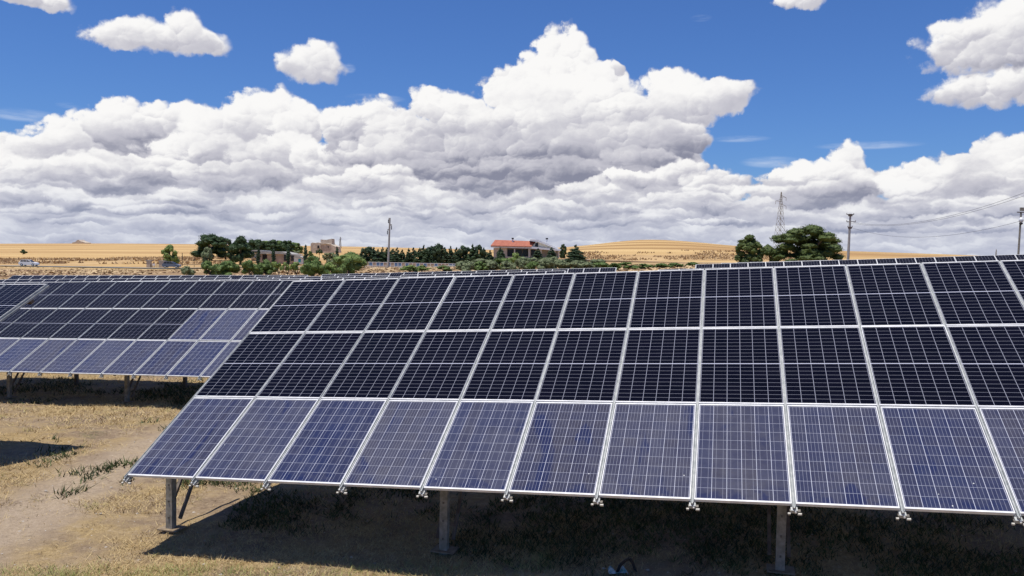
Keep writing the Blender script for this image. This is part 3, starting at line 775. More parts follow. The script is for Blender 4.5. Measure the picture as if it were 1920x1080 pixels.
# orchard and bushes in front
for x0, x1, y, k_, m_, d, lab in (
 (376, 412, 489, 'bush', 'mid', 120, 'green bush below the leftmost big dark tree'), (404, 446, 489, 'bush', 'mid', 117, 'broad green bush below the tall tree left of the farm building'),
 (452, 486, 488, 'bush', 'mid', 116, 'green bush below the left half of the farm building'), (480, 518, 487, 'bush', 'mid', 119, 'green bush below the middle of the farm building'),
 (508, 528, 489, 'orchard', 'light', 112, 'leftmost of three small fruit trees with crooked bare trunks'), (524, 544, 490, 'orchard', 'light', 112, 'middle of three small fruit trees with crooked bare trunks'),
 (540, 562, 490, 'orchard', 'light', 112, 'rightmost of three small fruit trees with crooked bare trunks'), (562, 612, 486, 'bush', 'mid', 110, 'large round dark green bush below the small white house'),
 (606, 640, 491, 'bush', 'light', 112, 'bright green bush right of the large round one'), (628, 688, 476, 'bush', 'light', 125, 'tall light green tree-like bush left of the blue and tan fence'),
 (640, 668, 484, 'bush', 'mid', 118, 'green bush in front of the tall light green one'),
 (338, 362, 500, 'bush', 'olive', 118, 'sparse little bush left of the orchard bushes'),
 (752, 786, 498, 'bush', 'light', 130, 'low light green bush right of the utility pole below the fence'), (776, 806, 499, 'bush', 'light', 133, 'second low light green bush right of the utility pole'),
 (818, 846, 499, 'bush', 'mid', 132, 'low green bush below the right end of the fence'),
 (856, 890, 492, 'bush', 'olive', 140, 'grey-green bush at the right end of the fence'), (884, 926, 489, 'bush', 'olive', 138, 'grey-green bush below the left end of the red roof'),
 (920, 962, 488, 'bush', 'mid', 136, 'green bush below the middle of the red-roofed house'), (950, 984, 478, 'bush', 'light', 165, 'yellow-green leafy tree in front of the red-roofed house'),
 (966, 1014, 486, 'bush', 'olive', 134, 'round olive-green bush below the columns of the red-roofed house'), (1008, 1062, 485, 'bush', 'olive', 136, 'wide round olive-green bush left of the dark conifer'),
 (1064, 1100, 492, 'bush', 'olive', 133, 'low olive bush at the foot of the dark conifer'), (1092, 1140, 490, 'bush', 'olive', 135, 'low rounded olive bush right of the dark conifer'),
 (1140, 1170, 497, 'bush', 'mid', 125, 'first low green shrub right of the dark conifer'), (1162, 1196, 493, 'bush', 'mid', 125, 'tallest of the low green shrubs below the furrowed hill'),
 (1190, 1226, 496, 'bush', 'mid', 125, 'low green shrub below the middle of the furrowed hill'), (1222, 1258, 496, 'bush', 'mid', 125, 'low green shrub left of where the far right array begins'),
 (1252, 1282, 497, 'bush', 'mid', 124, 'small green shrub just left of where the far right array begins'), (1284, 1312, 495, 'bush', 'mid', 125, 'rightmost low green shrub at the end of the far right array')):
    fr = k_ == 'orchard'; d = d*.84 if d < 150 else d; g_ = 0 if fr else (x1-x0)*.10; x0 -= g_; x1 += g_; y -= (0 if fr else (5 if 850 < x0 < 1140 else 2))
    tree('fruit_tree' if fr else 'bush', k_, x0, x1, y, d, m_, lab, 'tree' if fr else 'bush', 'fruit trees in front of the farm' if fr else 'bushes behind the solar field', cap=3600, lean=(.5 if fr else 0))
ro = random.Random(9)
for i in range(11):
    x = 872+i*25.5
    tree('bush', 'bush', x-19, x+19, 490+ro.uniform(-3, 2)-(3 if 3 < i < 8 else 0), 104+ro.uniform(-3, 3), ro.choice(['olive', 'mid', 'olive']), ['first', 'second', 'third', 'fourth', 'fifth', 'sixth', 'seventh', 'eighth', 'ninth', 'tenth', 'eleventh'][i]+' bush from the left in the front of the olive-green thicket below the country house', 'bush', 'front bushes of the thicket below the country house', cap=3200)
# conifer row behind the fence
ORD = 'first second third fourth fifth sixth seventh eighth ninth tenth eleventh twelfth thirteenth fourteenth fifteenth sixteenth seventeenth eighteenth nineteenth twentieth'.split()
ORD += ['twenty-'+o for o in ORD[:9]]+['thirtieth']
rc = random.Random(5); x = 681; i = 0
while x < 915 and i < 26:
    w_ = rc.uniform(9.5, 17); yt = rc.choice([458, 463, 465, 467, 464, 468, 462])-3+(2 if x < 760 else 0)-(x > 860)*1
    tree('conifer_tree', 'conifer' if rc.random() < .72 else 'broad', x-w_, x+w_, yt+rc.uniform(-1.5, 1.5), 262+rc.uniform(-5, 5), 'conif' if rc.random() < .75 else 'dark', ORD[i]+' tree from the left in the dark conifer row behind the fence', group='conifer row behind the fence', cap=1300, leaf=.42)
    x += rc.uniform(7.5, 12.5); i += 1
tree('conifer_tree', 'conifer', 1054, 1106, 458, 190, 'conif', 'broad dark conifer right of the red-roofed house', cap=6000)
tree('conifer_tree', 'conifer', 1020, 1048, 463, 200, 'conif', 'dark conifer in front of the right end of the red-roofed house', cap=2500)
tree('conifer_tree', 'conifer', 995, 1022, 465, 202, 'conif', 'dark conifer in front of the gable of the red-roofed house', cap=2500)
tree('conifer_tree', 'conifer', 925, 952, 463, 202, 'conif', 'dark conifer in front of the left corner of the red-roofed house', cap=2500)
tree('conifer_tree', 'conifer', 907, 930, 469, 205, 'conif', 'small dark conifer at the left end of the red-roofed house', cap=2000)
tree('broadleaf_tree', 'broad', 1048, 1063, 456, 330, 'dark', 'small dark tree on the skyline right of the red-roofed house', cap=900)
# tall pines at the right
tree('pine_tree', 'pine', 1378, 1440, 438, 150, 'pine', 'smaller of the two round pines, left of the lattice tower', cap=12000, zdrop=.5, leaf=.26)
tree('pine_tree', 'pine', 1446, 1588, 420, 150, 'pine', 'large wide dark pine between the lattice tower and the utility pole', cap=22000, zdrop=.5, leaf=.28)
tree('pine_tree', 'bush', 1415, 1475, 458, 152, 'pine', 'low dark growth filling the space between the two round pines', cap=6000, zdrop=.5, leaf=.26)

# ------------------------------------------------------------------ buildings, built at their distance
M['plaster'] = varied('plaster', (.50, .42, .32), (.60, .52, .41), 1.2, .9)
M['cream'] = varied('cream_render', (.62, .55, .43), (.70, .63, .52), .8, .9)
M['whitewash'] = varied('whitewash', (.72, .70, .66), (.80, .79, .76), 1, .9)
M['stone'] = varied('old_stone', (.42, .34, .26), (.62, .53, .42), .8, .95, bumpk=.4)
M['brownwall'] = varied('brown_render', (.36, .27, .21), (.50, .39, .30), .9, .95)
M['darkglass'] = mat('dark_opening', (.015, .015, .018), .25)
M['tiles'] = varied('red_tiles', (.32, .10, .06), (.42, .15, .09), 1.5, .8)
M['conc'] = varied('concrete', (.30, .29, .27), (.42, .40, .37), 1.5, .9)
M['turq'] = mat('turquoise_paint', (.02, .28, .30), .5)
M['black'] = mat('black_paint', (.01, .01, .012), .5)
M['white'] = mat('white_paint', (.78, .78, .78), .35)
M['blue'] = varied('blue_panel', (.10, .19, .34), (.16, .26, .42), 2, .6)
M['tan'] = varied('tan_panel', (.38, .30, .22), (.48, .38, .28), 2, .8)
class PXB(MB):
    """boxes and polygons given by their outline as seen at one distance, extruded away from the road"""
    def __init__(s, root, dist): super().__init__(); s.r = root.location.copy(); s.d = dist
    def poly(s, pts, depth, near=0, mi=0):
        a = [at(x, y, s.d+near)-s.r for x, y in pts]; b = [p+Vector((0, depth, 0)) for p in a]; n_ = len(a)
        return s.add(a+b, [tuple(range(n_)), tuple(reversed(range(n_, 2*n_)))]+[(i, i+n_, (i+1) % n_+n_, (i+1) % n_) for i in range(n_)], mi)
    def rect(s, x0, x1, y0, y1, depth, near=0, mi=0): return s.poly([(x0, y0), (x1, y0), (x1, y1), (x0, y1)], depth, near, mi)
def bld(name, cx, dist, label, cat, ybase=None):
    p = at(cx, 480, dist); r = empty(name, (p.x, p.y, H1(p.x, p.y))); tag(r, label, cat); r['_d'] = dist; return r
def part(root, name, m, dist, items):
    b = PXB(root, dist)
    for it in items:
        if it[0] == 'r': b.rect(*it[1:])
        else: b.poly(*it[1:])
    return b.build(name, m, root)
def c4(x, y): return (840+x/6, 420+y/6)
h = bld('country_house', 990, 222, 'two-storey country house with a red tiled roof, white fascia and columns', 'house'); D = 222
def r4(x0, x1, y0, y1, depth, near=0): a = c4(x0, y0); b = c4(x1, y1); return ('r', a[0], b[0], a[1], b[1], depth, near)
part(h, 'wall', M['plaster'], D, [r4(512, 665, 268, 420, 8, 1.0), r4(665, 905, 268, 420, 5, 4.0), r4(905, 930, 275, 420, 8, 1.0), r4(930, 1150, 280, 420, 6, 3.0), r4(1150, 1250, 288, 420, 4, 5.0)])
part(h, 'terrace', M['cream'], D, [r4(660, 905, 368, 382, 3, .6)])
for a, b in ((672, 740), (752, 830), (838, 898)): part(h, 'window', M['darkglass'], D, [r4(a, b, 285, 366, .3, 3.85)])
part(h, 'window', M['darkglass'], D, [r4(935, 985, 292, 350, .3, 2.85)])
for a in (742, 905, 1040, 1150, 1195, 1240): part(h, 'column', M['cream'], D, [r4(a, a+14, 278, 385, .5, .3)])
part(h, 'fascia', M['white'], D, [('p', [c4(478, 243), c4(935, 252), c4(1270, 288), c4(1262, 304), c4(930, 276), c4(482, 262)], 9, 0)])
part(h, 'gable_wall', M['cream'], D, [('p', [c4(945, 254), c4(985, 205), c4(1030, 205), c4(1210, 270), c4(1215, 280)], 5, 1.5)])
fr_ = part(h, 'window', M['darkglass'], D, [r4(980, 1015, 214, 262, .2, 1.35)])
# roof slope towards the viewer: low front edge near, ridge 4.5 m behind
mb = MB(); q = [at(*c4(480, 242), D-.3), at(*c4(935, 252), D-.3), at(*c4(985, 194), D+4.5), at(*c4(530, 178), D+4.5)]
q = [p-h.location for p in q]; lo = [p-Vector((0, 0, .18)) for p in q]
back = [q[3]+Vector((0, 4.5, -1.6)), q[2]+Vector((0, 4.5, -1.6))]
mb.add(q+lo, [(0, 1, 2, 3), (4, 7, 6, 5), (0, 4, 5, 1), (1, 5, 6, 2), (2, 6, 7, 3), (3, 7, 4, 0)])
mb.add([q[3], q[2], back[1], back[0], q[3]-Vector((0, 0, .18)), q[2]-Vector((0, 0, .18)), back[1]-Vector((0, 0, .18)), back[0]-Vector((0, 0, .18))], [(0, 1, 2, 3), (4, 7, 6, 5), (2, 6, 7, 3), (1, 5, 6, 2), (0, 3, 7, 4)])
roof = mb.build('roof', M['tiles'], h)
part(h, 'barge_board', M['white'], D, [('p', [c4(918, 190), c4(925, 174), c4(1010, 176), c4(1120, 222), c4(1275, 288), c4(1268, 300), c4(1110, 238), c4(1005, 200)], 6, .8)])
for cx, y0, y1 in ((728, 158, 206), (1113, 160, 214)):
    ch = part(h, 'chimney', M['white'], D, [r4(cx-8, cx+8, y0+14, y1, .5, 3.2)])
    cap_ = PXB(h, D); a = c4(cx-13, y0-3); b = c4(cx+13, y0+13); cap_.rect(a[0], b[0], a[1], b[1], .8, 3.05); cap_.build('chimney_cap', M['black'], ch)
# farm building
def c2(x, y): return (320+x/6, 420+y/6)
def r2(x0, x1, y0, y1, depth, near=0): a = c2(x0, y0); b = c2(x1, y1); return ('r', a[0], b[0], a[1], b[1], depth, near)
D = 232; f_ = bld('farm_building', 508, D, 'long low brown farm building with a flat roof and dark doorways behind cypresses', 'building')
part(f_, 'wall', M['brownwall'], D, [r2(975, 1395, 338, 450, 7, .5), r2(905, 975, 322, 420, 6, 2.0)])
part(f_, 'roof', M['conc'], D, [('p', [c2(885, 293), c2(1030, 297), c2(1030, 310), c2(890, 306)], 8, 0), ('p', [c2(1000, 308), c2(1250, 312), c2(1405, 346), c2(1400, 356), c2(1245, 338), c2(1000, 334)], 8.5, -.2)])
for a, b in ((1032, 1082), (1272, 1312), (1352, 1385)): part(f_, 'doorway', M['darkglass'], D, [r2(a, b, 342, 415, .2, .38)])
part(f_, 'window', M['darkglass'], D, [r2(905, 942, 316, 362, .2, 1.85)])
part(f_, 'balcony', M['cream'], D, [r2(868, 940, 374, 386, 1.4, .2), r2(868, 940, 360, 364, .1, .2), r2(940, 975, 322, 420, .3, 1.6)])
D = 228; w0 = bld('white_house', 559, D, 'tiny white farmhouse annex with a turquoise door right of the farm building', 'house')
part(w0, 'wall', M['whitewash'], D, [r2(1388, 1482, 382, 450, 4, 0)])
part(w0, 'roof', M['conc'], D, [('p', [c2(1382, 384), c2(1395, 356), c2(1450, 360), c2(1492, 384)], 4.6, -.2)])
part(w0, 'door', M['turq'], D, [r2(1437, 1463, 392, 432, .15, -.12)])
# ruined castle-like farmhouse
D = 440; r_ = bld('stone_ruin', 605, D, 'old ruined stone farmhouse with a square tower on the rise', 'ruin')
part(r_, 'wall', M['stone'], D, [('p', [c2(1572, 345), c2(1575, 222), c2(1592, 208), c2(1625, 214), c2(1660, 208), c2(1686, 214), c2(1690, 345)], 9, 0), ('p', [c2(1684, 345), c2(1684, 226), c2(1740, 218), c2(1800, 228), c2(1856, 256), c2(1875, 345)], 12, 1)])
part(r_, 'tower', M['stone'], D, [('p', [c2(1686, 232), c2(1686, 174), c2(1750, 178), c2(1812, 166), c2(1816, 240)], 7, 5)])
part(r_, 'roof', M['plaster'], D, [('p', [c2(1684, 226), c2(1740, 216), c2(1800, 226), c2(1796, 234), c2(1740, 226), c2(1684, 234)], 12, .6)])
part(r_, 'archway', M['darkglass'], D, [('p', [c2(1650, 275), c2(1650, 250), c2(1660, 240), c2(1671, 250), c2(1671, 275)], .3, -.25)])
part(r_, 'window', M['darkglass'], D, [r2(1768, 1776, 250, 272, .3, .75)])
D = 1500; r_ = bld('hill_farmhouse', 147, D, 'tiny ruined farmhouse on a mound on the left skyline', 'ruin')
part(r_, 'mound', M['stone'], D, [('p', [(134, 458), (136, 454.5), (141, 453.5), (145, 450), (147, 449.5), (150, 452), (156, 453.5), (160, 455), (161, 458)], 20, 0)])
# blue and tan fence
D = 238; fe = bld('roadside_fence', 775, D, 'long low white fence of blue and tan panels in front of the conifer row', 'fence')
b = MB(); rx = random.Random(3); x = 685; i = 0
part(fe, 'base_wall', M['cream'], D, [('p', [(684, 499.2), (866, 502), (866, 505.5), (684, 503)], .35, .2)])
part(fe, 'rail', M['white'], D, [('p', [(684, 490.8), (866, 494.6), (866, 495.4), (684, 491.6)], .12, 0), ('p', [(684, 497.8), (866, 500.8), (866, 501.6), (684, 498.6)], .12, 0)])
while x < 864:
    y0 = 491.6+(x-684)/182*3.8; y1 = 497.8+(x-684)/182*3.0; bl = (i//1) % 5 in (1, 3, 4) and rx.random() < .8
    part(fe, 'panel', M['blue'] if bl else M['tan'], D, [('p', [(x+.5, y0), (x+6.3, y0+.1), (x+6.3, y1+.1), (x+.5, y1)], .05, .04)])
    part(fe, 'post', M['white'], D, [('r', x-.45, x+.45, y0-.8, y1+1.5, .2, -.04)])
    x += 6.8; i += 1
# gate pillars by the road
D = 206; ga = bld('gate_pillar', 278, D, 'left stone gate pillar beside the road', 'pillar'); part(ga, 'pillar', M['stone'], D, [('r', 274.5, 281.5, 489, 505, 1, 0)]); part(ga, 'cap', M['conc'], D, [('r', 273.4, 283, 487.6, 489.1, 1.2, -.1)])
ga = bld('gate_pillar', 303, D, 'right stone gate pillar beside the road, next to the grey car', 'pillar'); part(ga, 'pillar', M['stone'], D, [('r', 298, 308, 490, 505, 1, 0)]); part(ga, 'cap', M['conc'], D, [('r', 297, 309, 488.6, 490.1, 1.2, -.1)])
ga = bld('gate', 290, D+.4, 'grey metal gate with a white plate between the stone pillars', 'gate'); part(ga, 'bars', M['conc'], D+.4, [('r', 282, 298, 495+j*1.6, 495.6+j*1.6, .06, 0) for j in range(5)]+[('r', 282+j*3.9, 282.5+j*3.9, 494.5, 503, .06, .08) for j in range(5)])
part(ga, 'plate', M['white'], D+.4, [('r', 285.5, 290.5, 494.3, 498, .05, -.08)])
gr = bld('guard_rail', 342, 207, 'thin dark rail running along the road right of the grey car', 'guard rail'); part(gr, 'rail', M['rust'], 207, [('r', 309, 378, 495.6, 496.6, .1, 0)])
for xx in (312, 325, 338, 351, 364, 377): part(gr, 'post', M['rust'], 207, [('r', xx-.3, xx+.3, 495.6, 501, .1, .12)])
gp = bld('wooden_post', 341.5, 215, 'thin dark post standing right of the small light green tree', 'post'); part(gp, 'post', M['bark'], 215, [('r', 341.1, 342, 474, 500, .15, 0)])

# ------------------------------------------------------------------ cars
def car(px, dist, paint, label, az_):
    p = at(px, 497, dist); g = max(H1(p.x, p.y+s) for s in (-1, 0, 1))+.14
    root = empty('car', (p.x, p.y, g), az_); tag(root, label, 'car')
    m = mat('car_paint', paint, .28, .1)
    body = [(-2.02, .32), (-2.06, .62), (-2.0, .92), (-1.2, .98), (.75, .95), (1.5, .86), (1.98, .70), (2.06, .45), (2.02, .26), (1.62, .24), (1.5, .5), (1.15, .5), (1.02, .24), (-1.0, .24), (-1.12, .5), (-1.48, .5), (-1.6, .26)]
    MB().prism(body, -.83, .83).build('body', m, root)
    roof_ = [(-1.9, .95), (-1.72, 1.40), (-1.45, 1.46), (.05, 1.45), (.3, 1.40), (.98, .95)]
    MB().prism([(x*.985, z) for x, z in roof_], -.70, .70).build('cabin', m, root)
    for s in (-1, 1):
        for wq in ([(-1.68, 1.0), (-1.58, 1.34), (-1.05, 1.36), (-1.05, 1.0)], [(-.98, 1.0), (-.98, 1.36), (-.28, 1.36), (-.28, 1.0)], [(-.2, 1.0), (-.2, 1.36), (.18, 1.34), (.72, 1.0)]):
            MB().prism(wq, s*.705-.008, s*.705+.008).build('window', M['darkglass'], root)
        for xx in (-1.3, 1.32):
            w_ = MB().tube([(xx, s*.66, .30), (xx, s*.86, .30)], .31, 14).build('wheel', M['black'], root)
            MB().tube([(xx, s*.862, .30), (xx, s*.872, .30)], .17, 10).build('rim', M['alu'], w_)
        MB().box((2.03, s*.55, .62), (.06, .32, .13)).build('headlight', M['white'], root)
    MB().add([(.31, -.62, 1.385), (.31, .62, 1.385), (.93, .62, .99), (.93, -.62, .99), (.36, -.62, 1.40), (.36, .62, 1.40), (.99, .62, 1.0), (.99, -.62, 1.0)], [(0, 1, 2, 3), (4, 7, 6, 5), (0, 4, 5, 1), (2, 6, 7, 3), (1, 5, 6, 2), (0, 3, 7, 4)]).build('windscreen', M['darkglass'], root)
    for s in (-.6, .6): MB().bar((-1.5, s, 1.50), (0, s, 1.50), .035).build('roof_rail', M['black'], root)
    MB().box((-1.99, 0, .40), (.14, 1.5, .16)).build('bumper', M['black'], root)
    return root
car(54.5, 198.5, (.8, .8, .8), 'white estate car driving along the road at the far left', .02)
car(322, 202.5, (.16, .18, .22), 'dark grey car on the road beside the stone gate pillars', .05)

# ------------------------------------------------------------------ poles, towers, cables
def pole(name, px, ytop, dist, r0, r1, m, label, cat='utility pole', lean=0):
    t = at(px, ytop, dist); g = H1(t.x, t.y); root = empty(name, (t.x, t.y, g)); tag(root, label, cat)
    MB().tube([(-lean, 0, -.3), (0, 0, t.z-g)], [r0, r1], 10).build('pole', m, root, smooth=False)
    return root, t.z-g
root, hh = pole('utility_pole', 731, 409, 180, .24, .17, M['conc'], 'concrete utility pole with three short arms standing in front of the conifer row', lean=.25)
s6 = 180/F/6
for (x0, x1, y, ix) in ((-14, 8, 4, -15), (-2, 24, 76, 20), (-24, 6, 130, -25)):
    z = hh-y*s6
    arm = MB().box(((x0+x1)/2*s6, 0, z), ((x1-x0)*s6, .22, .26)).build('arm', M['conc'], root)
    MB().tube([(ix*s6, 0, z-.2), (ix*s6, 0, z-.2-42*s6)], .09, 6).build('insulator', M['black'], arm)
root, hh = pole('utility_pole', 1594.5, 402, 120, .21, .13, M['conc'], 'grey utility pole with three crossarms standing right of the large pine', lean=.12)
P1 = root.location.copy(); s6 = 120/F/6
for z0, x0, x1 in ((2, -40, 38), (82, -38, 60), (144, -24, 26)):
    z = hh-z0*s6; arm = MB().box(((x0+x1)/2*s6, 0, z), ((x1-x0)*s6, .10, .10)).build('crossarm', M['rust'], root)
    for xx in (x0, x1): MB().tube([(xx*s6, 0, z), (xx*s6, 0, z+.22)], .06, 6).build('insulator', M['conc'], arm)
MB().box((0, 0, hh-150*s6), (.42, .3, .30)).build('bracket', M['rust'], root)
MB().box((0, 0, hh-.1), (.5, .35, .34)).build('bracket', M['rust'], root)
root, hh = pole('camera_pole', 1914.5, 398, 55, .075, .055, M['galv'], 'thin grey mast with a white dome camera at the right edge of the picture', 'camera mast', lean=.12)
s7 = 55/F
bm = MB().tube([(-.0, -.05, hh-.34), (0, -.05, hh-.44), (0, -.05, hh-.6), (0, -.05, hh-.7)], [.06, .13, .14, .05], 12).build('dome_camera', M['white'], root, smooth=True)
MB().tube([(0, -.05, hh-.70), (0, -.05, hh-.78), (0, -.05, hh-.83)], [.115, .10, .02], 12).build('lens', M['black'], bm, smooth=True)
MB().bar((-.25, 0, hh), (.25, 0, hh), .06).build('crossbar', M['rust'], root)
fl = MB().box((.1, -.05, hh+.2), (.36, .16, .22)).build('floodlight', M['galv'], root)
def cable(name, a, b, sag, r, label):
    pts = []; 
    for i in range(25):
        t = i/24; p = a.lerp(b, t); pts.append(p-Vector((0, 0, 4*sag*t*(1-t)))-a)
    o = MB().tube(pts, r, 5).build(name, M['black']); o.location = a; tag(o, label, 'power cable', 'power cables at the right')
cable('power_cable', at(1600.5, 417, 120), at(2000, 330, 62), 1.55, .014, 'upper power cable climbing from the right-hand utility pole to the top right')
cable('power_cable', at(1588, 417, 120.2), at(2002, 337, 61), 1.60, .013, 'second power cable just under the upper one, climbing to the top right')
cable('power_cable', at(1597, 427, 120), at(2000, 388, 70), 1.9, .013, 'lowest power cable sagging from the right-hand utility pole behind the camera mast')
def lattice(name, px, ytop, ybase, dist, wb, label, arms, r=.10):
    t = at(px, ytop, dist); b_ = at(px, ybase, dist); g = H1(b_.x, b_.y); Ht = t.z-g
    root = empty(name, (t.x, t.y, g), .5); tag(root, label, 'pylon')
    mb = MB(); n_ = 11
    def w(z): return max(.28, wb*(1-z/Ht*.97))/2
    zs = [Ht*(1-(1-i/n_)**1.25) for i in range(n_+1)]
    cs = [(-1, -1), (1, -1), (1, 1), (-1, 1)]
    for sx, sy in cs: mb.bar((sx*w(0), sy*w(0), 0), (sx*w(Ht), sy*w(Ht), Ht), r*1.3)
    for i in range(n_):
        z0, z1 = zs[i], zs[i+1]
        for j in range(4):
            a = cs[j]; c = cs[(j+1) % 4]
            mb.bar((a[0]*w(z0), a[1]*w(z0), z0), (c[0]*w(z1), c[1]*w(z1), z1), r); mb.bar((c[0]*w(z0), c[1]*w(z0), z0), (a[0]*w(z1), a[1]*w(z1), z1), r)
            mb.bar((a[0]*w(z1), a[1]*w(z1), z1), (c[0]*w(z1), c[1]*w(z1), z1), r*.8)
    mb.build('lattice', M['galv'], root)
    for zf, s_, l_ in arms:
        z = Ht*zf; m2 = MB()
        for q in (-1, 1): m2.bar((0, q*.4, z), (s_*l_, 0, z+.25), r); m2.bar((0, q*.4, z+1.3), (s_*l_, 0, z+.25), r)
        ar = m2.build('arm', M['galv'], root)
        MB().tube([(s_*l_, 0, z+.2), (s_*l_, 0, z-1.6)], .12, 5).build('insulator', M['conc'], ar)
    return root
lattice('lattice_pylon', 1465, 360, 470, 480, 5.4, 'tall steel lattice tower rising behind the two pines', ((.90, 1, 4.0), (.83, -1, 4.2), (.75, 1, 4.2)))
lattice('lattice_pylon', 638, 444, 462, 950, 2.6, 'tiny distant lattice tower on the skyline right of the stone ruin', ((.85, 1, 1.6), (.7, -1, 1.6)), .10)
lattice('lattice_pylon', 1868, 467, 486, 1500, 3.2, 'tiny distant lattice tower on the skyline near the right edge', ((.85, 1, 2), (.7, -1, 2)), .16)

# ------------------------------------------------------------------ ground cover
def grass_fn(t, p):
    P_ = geo_pos(); n_ = noise(P_, 9, 3, .7); n2_ = noise(P_, 70, 2, .6)
    c = mixc(sstep(.35, .65, n_), (.33, .225, .10), (.60, .45, .21)); c = mixc(sstep(.4, .6, n2_)*.6, c, (.66, .53, .30))
    c = mixc(sstep(.57, .68, noise(P_, 1.3, 3, .6))*.5, c, (.26, .28, .09))
    setc(p, c)
M['straw'] = mat('dry_grass_blades', (.3, .2, .1), .8, fn=grass_fn, spec=.2)
M['weed'] = leafmat('weed_leaves', (.035, .05, .016), (.095, .12, .036), (.20, .22, .075))
def blades(N, rmin, rmax, keep, hmin, hmax, wid, lean, seed, a0=-.66, a1=.66):
    rg = np.random.default_rng(seed)
    a = rg.uniform(a0, a1, N); r = rmin*(rmax/rmin)**rg.uniform(0, 1, N); x = r*np.sin(a); y = r*np.cos(a)
    k_ = keep(x, y) > rg.uniform(0, 1, N); x, y, r = x[k_], y[k_], r[k_]; n_ = len(x)
    z = HH(x, y); sc = np.clip(r/11, .8, 2.4); hh = rg.uniform(hmin, hmax, n_)*np.clip(sc, 1, 1.5); th = rg.uniform(0, 2*math.pi, n_); ww = wid*sc
    ln = rg.normal(0, lean, (n_, 2))*hh[:, None]
    b0 = np.stack([x-np.cos(th)*ww, y-np.sin(th)*ww, z-.004], 1); b1 = np.stack([x+np.cos(th)*ww, y+np.sin(th)*ww, z-.004], 1)
    t_ = np.stack([x+ln[:, 0], y+ln[:, 1], z+hh], 1)
    return np.stack([b0, b1, t_], 1).reshape(-1, 3)
def kstraw(x, y):
    m = fbm(x*.45, y*.45, 4, 21); f = fbm(x*2.3, y*2.3, 3, 5)
    near = ((y < 10.6) & (x < 6))*.35
    tr = np.clip(1.5-np.abs(x+7.6)/.9, 0, 1)*(y < 22)
    return np.clip((m-.42)*3.2+(f-.45)*2.2+near-tr*1.1, .02, 1)
v1 = blades(430000, 7.2, 42, kstraw, .015, .065, .0042, 1.1, 1)
o = link('dry_grass', np_mesh('dry_grass', v1, 3, M['straw'])); tag(o, 'short dry straw-coloured grass scattered over the bare soil', 'grass', kind='stuff')
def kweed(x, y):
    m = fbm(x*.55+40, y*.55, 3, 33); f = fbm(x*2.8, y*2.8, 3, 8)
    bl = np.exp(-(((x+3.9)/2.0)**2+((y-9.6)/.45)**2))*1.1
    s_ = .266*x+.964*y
    shade = ((s_ > 10.2+(m-.5)*1.5) & (s_ < 16) & (x > -4.3))*.62+((s_ > 19.6) & (s_ < 24.5))*.35  # extra weeds added under the arrays to darken the shade there
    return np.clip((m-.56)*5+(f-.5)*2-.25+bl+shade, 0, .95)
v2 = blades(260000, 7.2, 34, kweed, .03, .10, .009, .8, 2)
o = link('green_weeds', np_mesh('green_weeds', v2, 3, M['weed'])); tag(o, 'patches of low green weeds between the dry grass, thickened under the arrays to darken the shade', 'weeds', kind='stuff')
def kgreen(x, y):
    f = fbm(x*2.2, y*2.2, 3, 61); a = np.exp(-(((x+5.3)/1.5)**4+((y-10.12)/.48)**4)); b = np.exp(-((y-10.25)/.3)**4)*((x > -3.6) & (x < .6))*.35
    return np.clip((a*1.3+b)*(f-.16)*1.5, 0, 1)
v3 = blades(260000, 8.0, 12.5, kgreen, .02, .075, .0042, .8, 3)
M['ygrass'] = leafmat('yellow_green_blades', (.22, .25, .07), (.50, .48, .18), (.62, .52, .27))
o = link('green_grass', np_mesh('green_grass', v3, 3, M['ygrass'])); tag(o, 'thin yellow-green grass along the bottom edge at the left', 'grass', kind='stuff')
def kclod(x, y): return np.full(len(x), .5)
rg = np.random.default_rng(12); N = 5000
a = rg.uniform(-.64, .64, N); r = 7.2*(30/7.2)**rg.uniform(0, 1, N); x = r*np.sin(a); y = r*np.cos(a); z = HH(x, y)
oc = np.array([[1, 0, 0], [0, 1, 0], [-1, 0, 0], [0, -1, 0], [0, 0, 1], [0, 0, -1]], float)
fc = np.array([[0, 1, 4], [1, 2, 4], [2, 3, 4], [3, 0, 4]])
s_ = (.006+.022*rg.uniform(0, 1, N)**4)
vv = oc[None]*s_[:, None, None]*(1+rg.normal(0, .3, (N, 6, 1)))*np.array([1, 1, .6])+np.stack([x, y, z], 1)[:, None]
M['pebble'] = varied('pebbles', (.30, .24, .17), (.55, .50, .43), 3, .9)
o = link('pebbles', np_mesh('pebbles', vv[:, fc].reshape(-1, 3), 3, M['pebble'])); tag(o, 'small pale stones and clods strewn over the soil', 'pebbles', kind='stuff')
# dry weeds on the far verges give the fields a broken edge
def blades_far(N, d0, d1, x0, x1, hmin, hmax, seed, m, name, label, th=.42):
    rg = np.random.default_rng(seed); px = rg.uniform(x0, x1, N); d = rg.uniform(d0, d1, N)
    x = (px-960)/F*d; y = d; k_ = fbm(x*.06, y*.06, 3, seed) > th; x, y, d = x[k_], y[k_], d[k_]; n_ = len(x)
    z = HH(x, y); hh = rg.uniform(hmin, hmax, n_); w_ = rg.uniform(.15, .5, n_); th_ = rg.uniform(-.6, .6, n_)
    b0 = np.stack([x-np.cos(th_)*w_, y-np.sin(th_)*w_, z-.05], 1); b1 = np.stack([x+np.cos(th_)*w_, y+np.sin(th_)*w_, z-.05], 1)
    t_ = np.stack([x+rg.normal(0, .3, n_), y+rg.normal(0, .3, n_), z+hh], 1)
    o = link(name, np_mesh(name, np.stack([b0, b1, t_], 1).reshape(-1, 3), 3, m)); tag(o, label, 'weeds', kind='stuff')
M['dryweed'] = varied('dry_weeds', (.30, .19, .10), (.56, .40, .21), .25, .9)
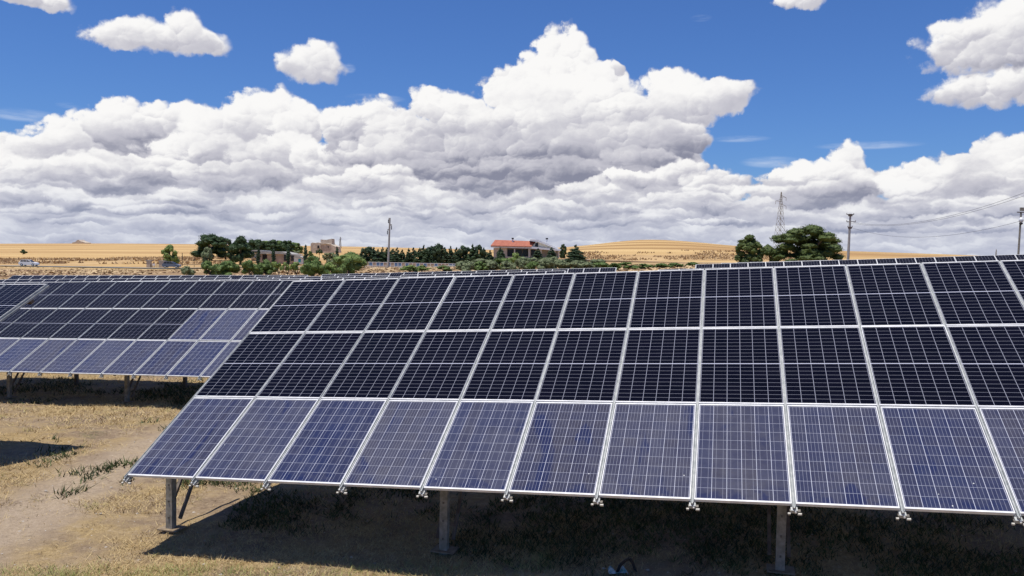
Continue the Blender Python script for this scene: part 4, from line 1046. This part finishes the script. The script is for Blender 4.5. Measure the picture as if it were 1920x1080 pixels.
M['drygrass2'] = varied('verge_grass', (.40, .28, .15), (.58, .43, .24), .12, .9)
blades_far(13000, 225, 335, -150, 520, .2, .9, 4, M['dryweed'], 'dry_weeds', 'tall brown dry weeds on the rise beyond the road', .52)
blades_far(14000, 90, 190, -100, 1500, .05, .20, 6, M['drygrass2'], 'verge_grass', 'dry yellow grass between the solar field and the road', .40)
blades_far(3500, 315, 385, 1085, 1500, .2, .9, 5, M['dryweed'], 'hillside_weeds', 'brown strip of dry weeds across the foot of the furrowed hill', .45)
# loose things in the shade near the front
p = ground_at(1676, 1000); q = ground_at(1765, 1055); r3 = ground_at(1640, 965)
def ground_line(pts, r, lift=.012):
    out = []
    for i in range(len(pts)-1):
        for k_ in range(6):
            t = k_/6; s = Vector(pts[i]).lerp(Vector(pts[i+1]), t); s.z = H1(s.x, s.y)+lift; out.append(s)
    return out
pl = ground_line([r3, p, ground_at(1715, 1025), q], .006); o0 = pl[0].copy()
o = MB().tube([v-o0 for v in pl], .005, 5).build('loose_wire', M['galv']); o.location = o0; tag(o, 'thin loose wire lying on the shaded ground near the right-hand post', 'wire')
st = ground_at(1172, 1078); st.z = H1(st.x, st.y)
root = empty('work_bag', st); tag(root, 'dark strap loop and torn teal and white bag on the ground at the bottom edge', 'bag')
arc = [(-.10, 0, .0), (-.06, .01, .10), (.0, .0, .16), (.05, 0, .185), (.09, 0, .13), (.12, 0, .04), (.125, 0, -.02)]
mb = MB()
for i in range(len(arc)-1): mb.bar(arc[i], arc[i+1], .012, .035)
mb.build('strap', M['black'], root)
mb = MB(); rg = random.Random(4)
vs = []; fs = []
for i in range(9):
    for j in range(6): vs.append((-.20+i*.03+rg.uniform(-.006, .006), -.06+j*.03, .015+.05*math.sin(i*1.3)*math.sin(j*1.7)**2+rg.uniform(0, .022)))
for i in range(8):
    for j in range(5): a_ = i*6+j; fs.append((a_, a_+6, a_+7, a_+1))
mb.add(vs, fs, 0); mb.build('bag_cloth', varied('bag_cloth', (.05, .22, .20), (.6, .6, .58), 14, .7), root)
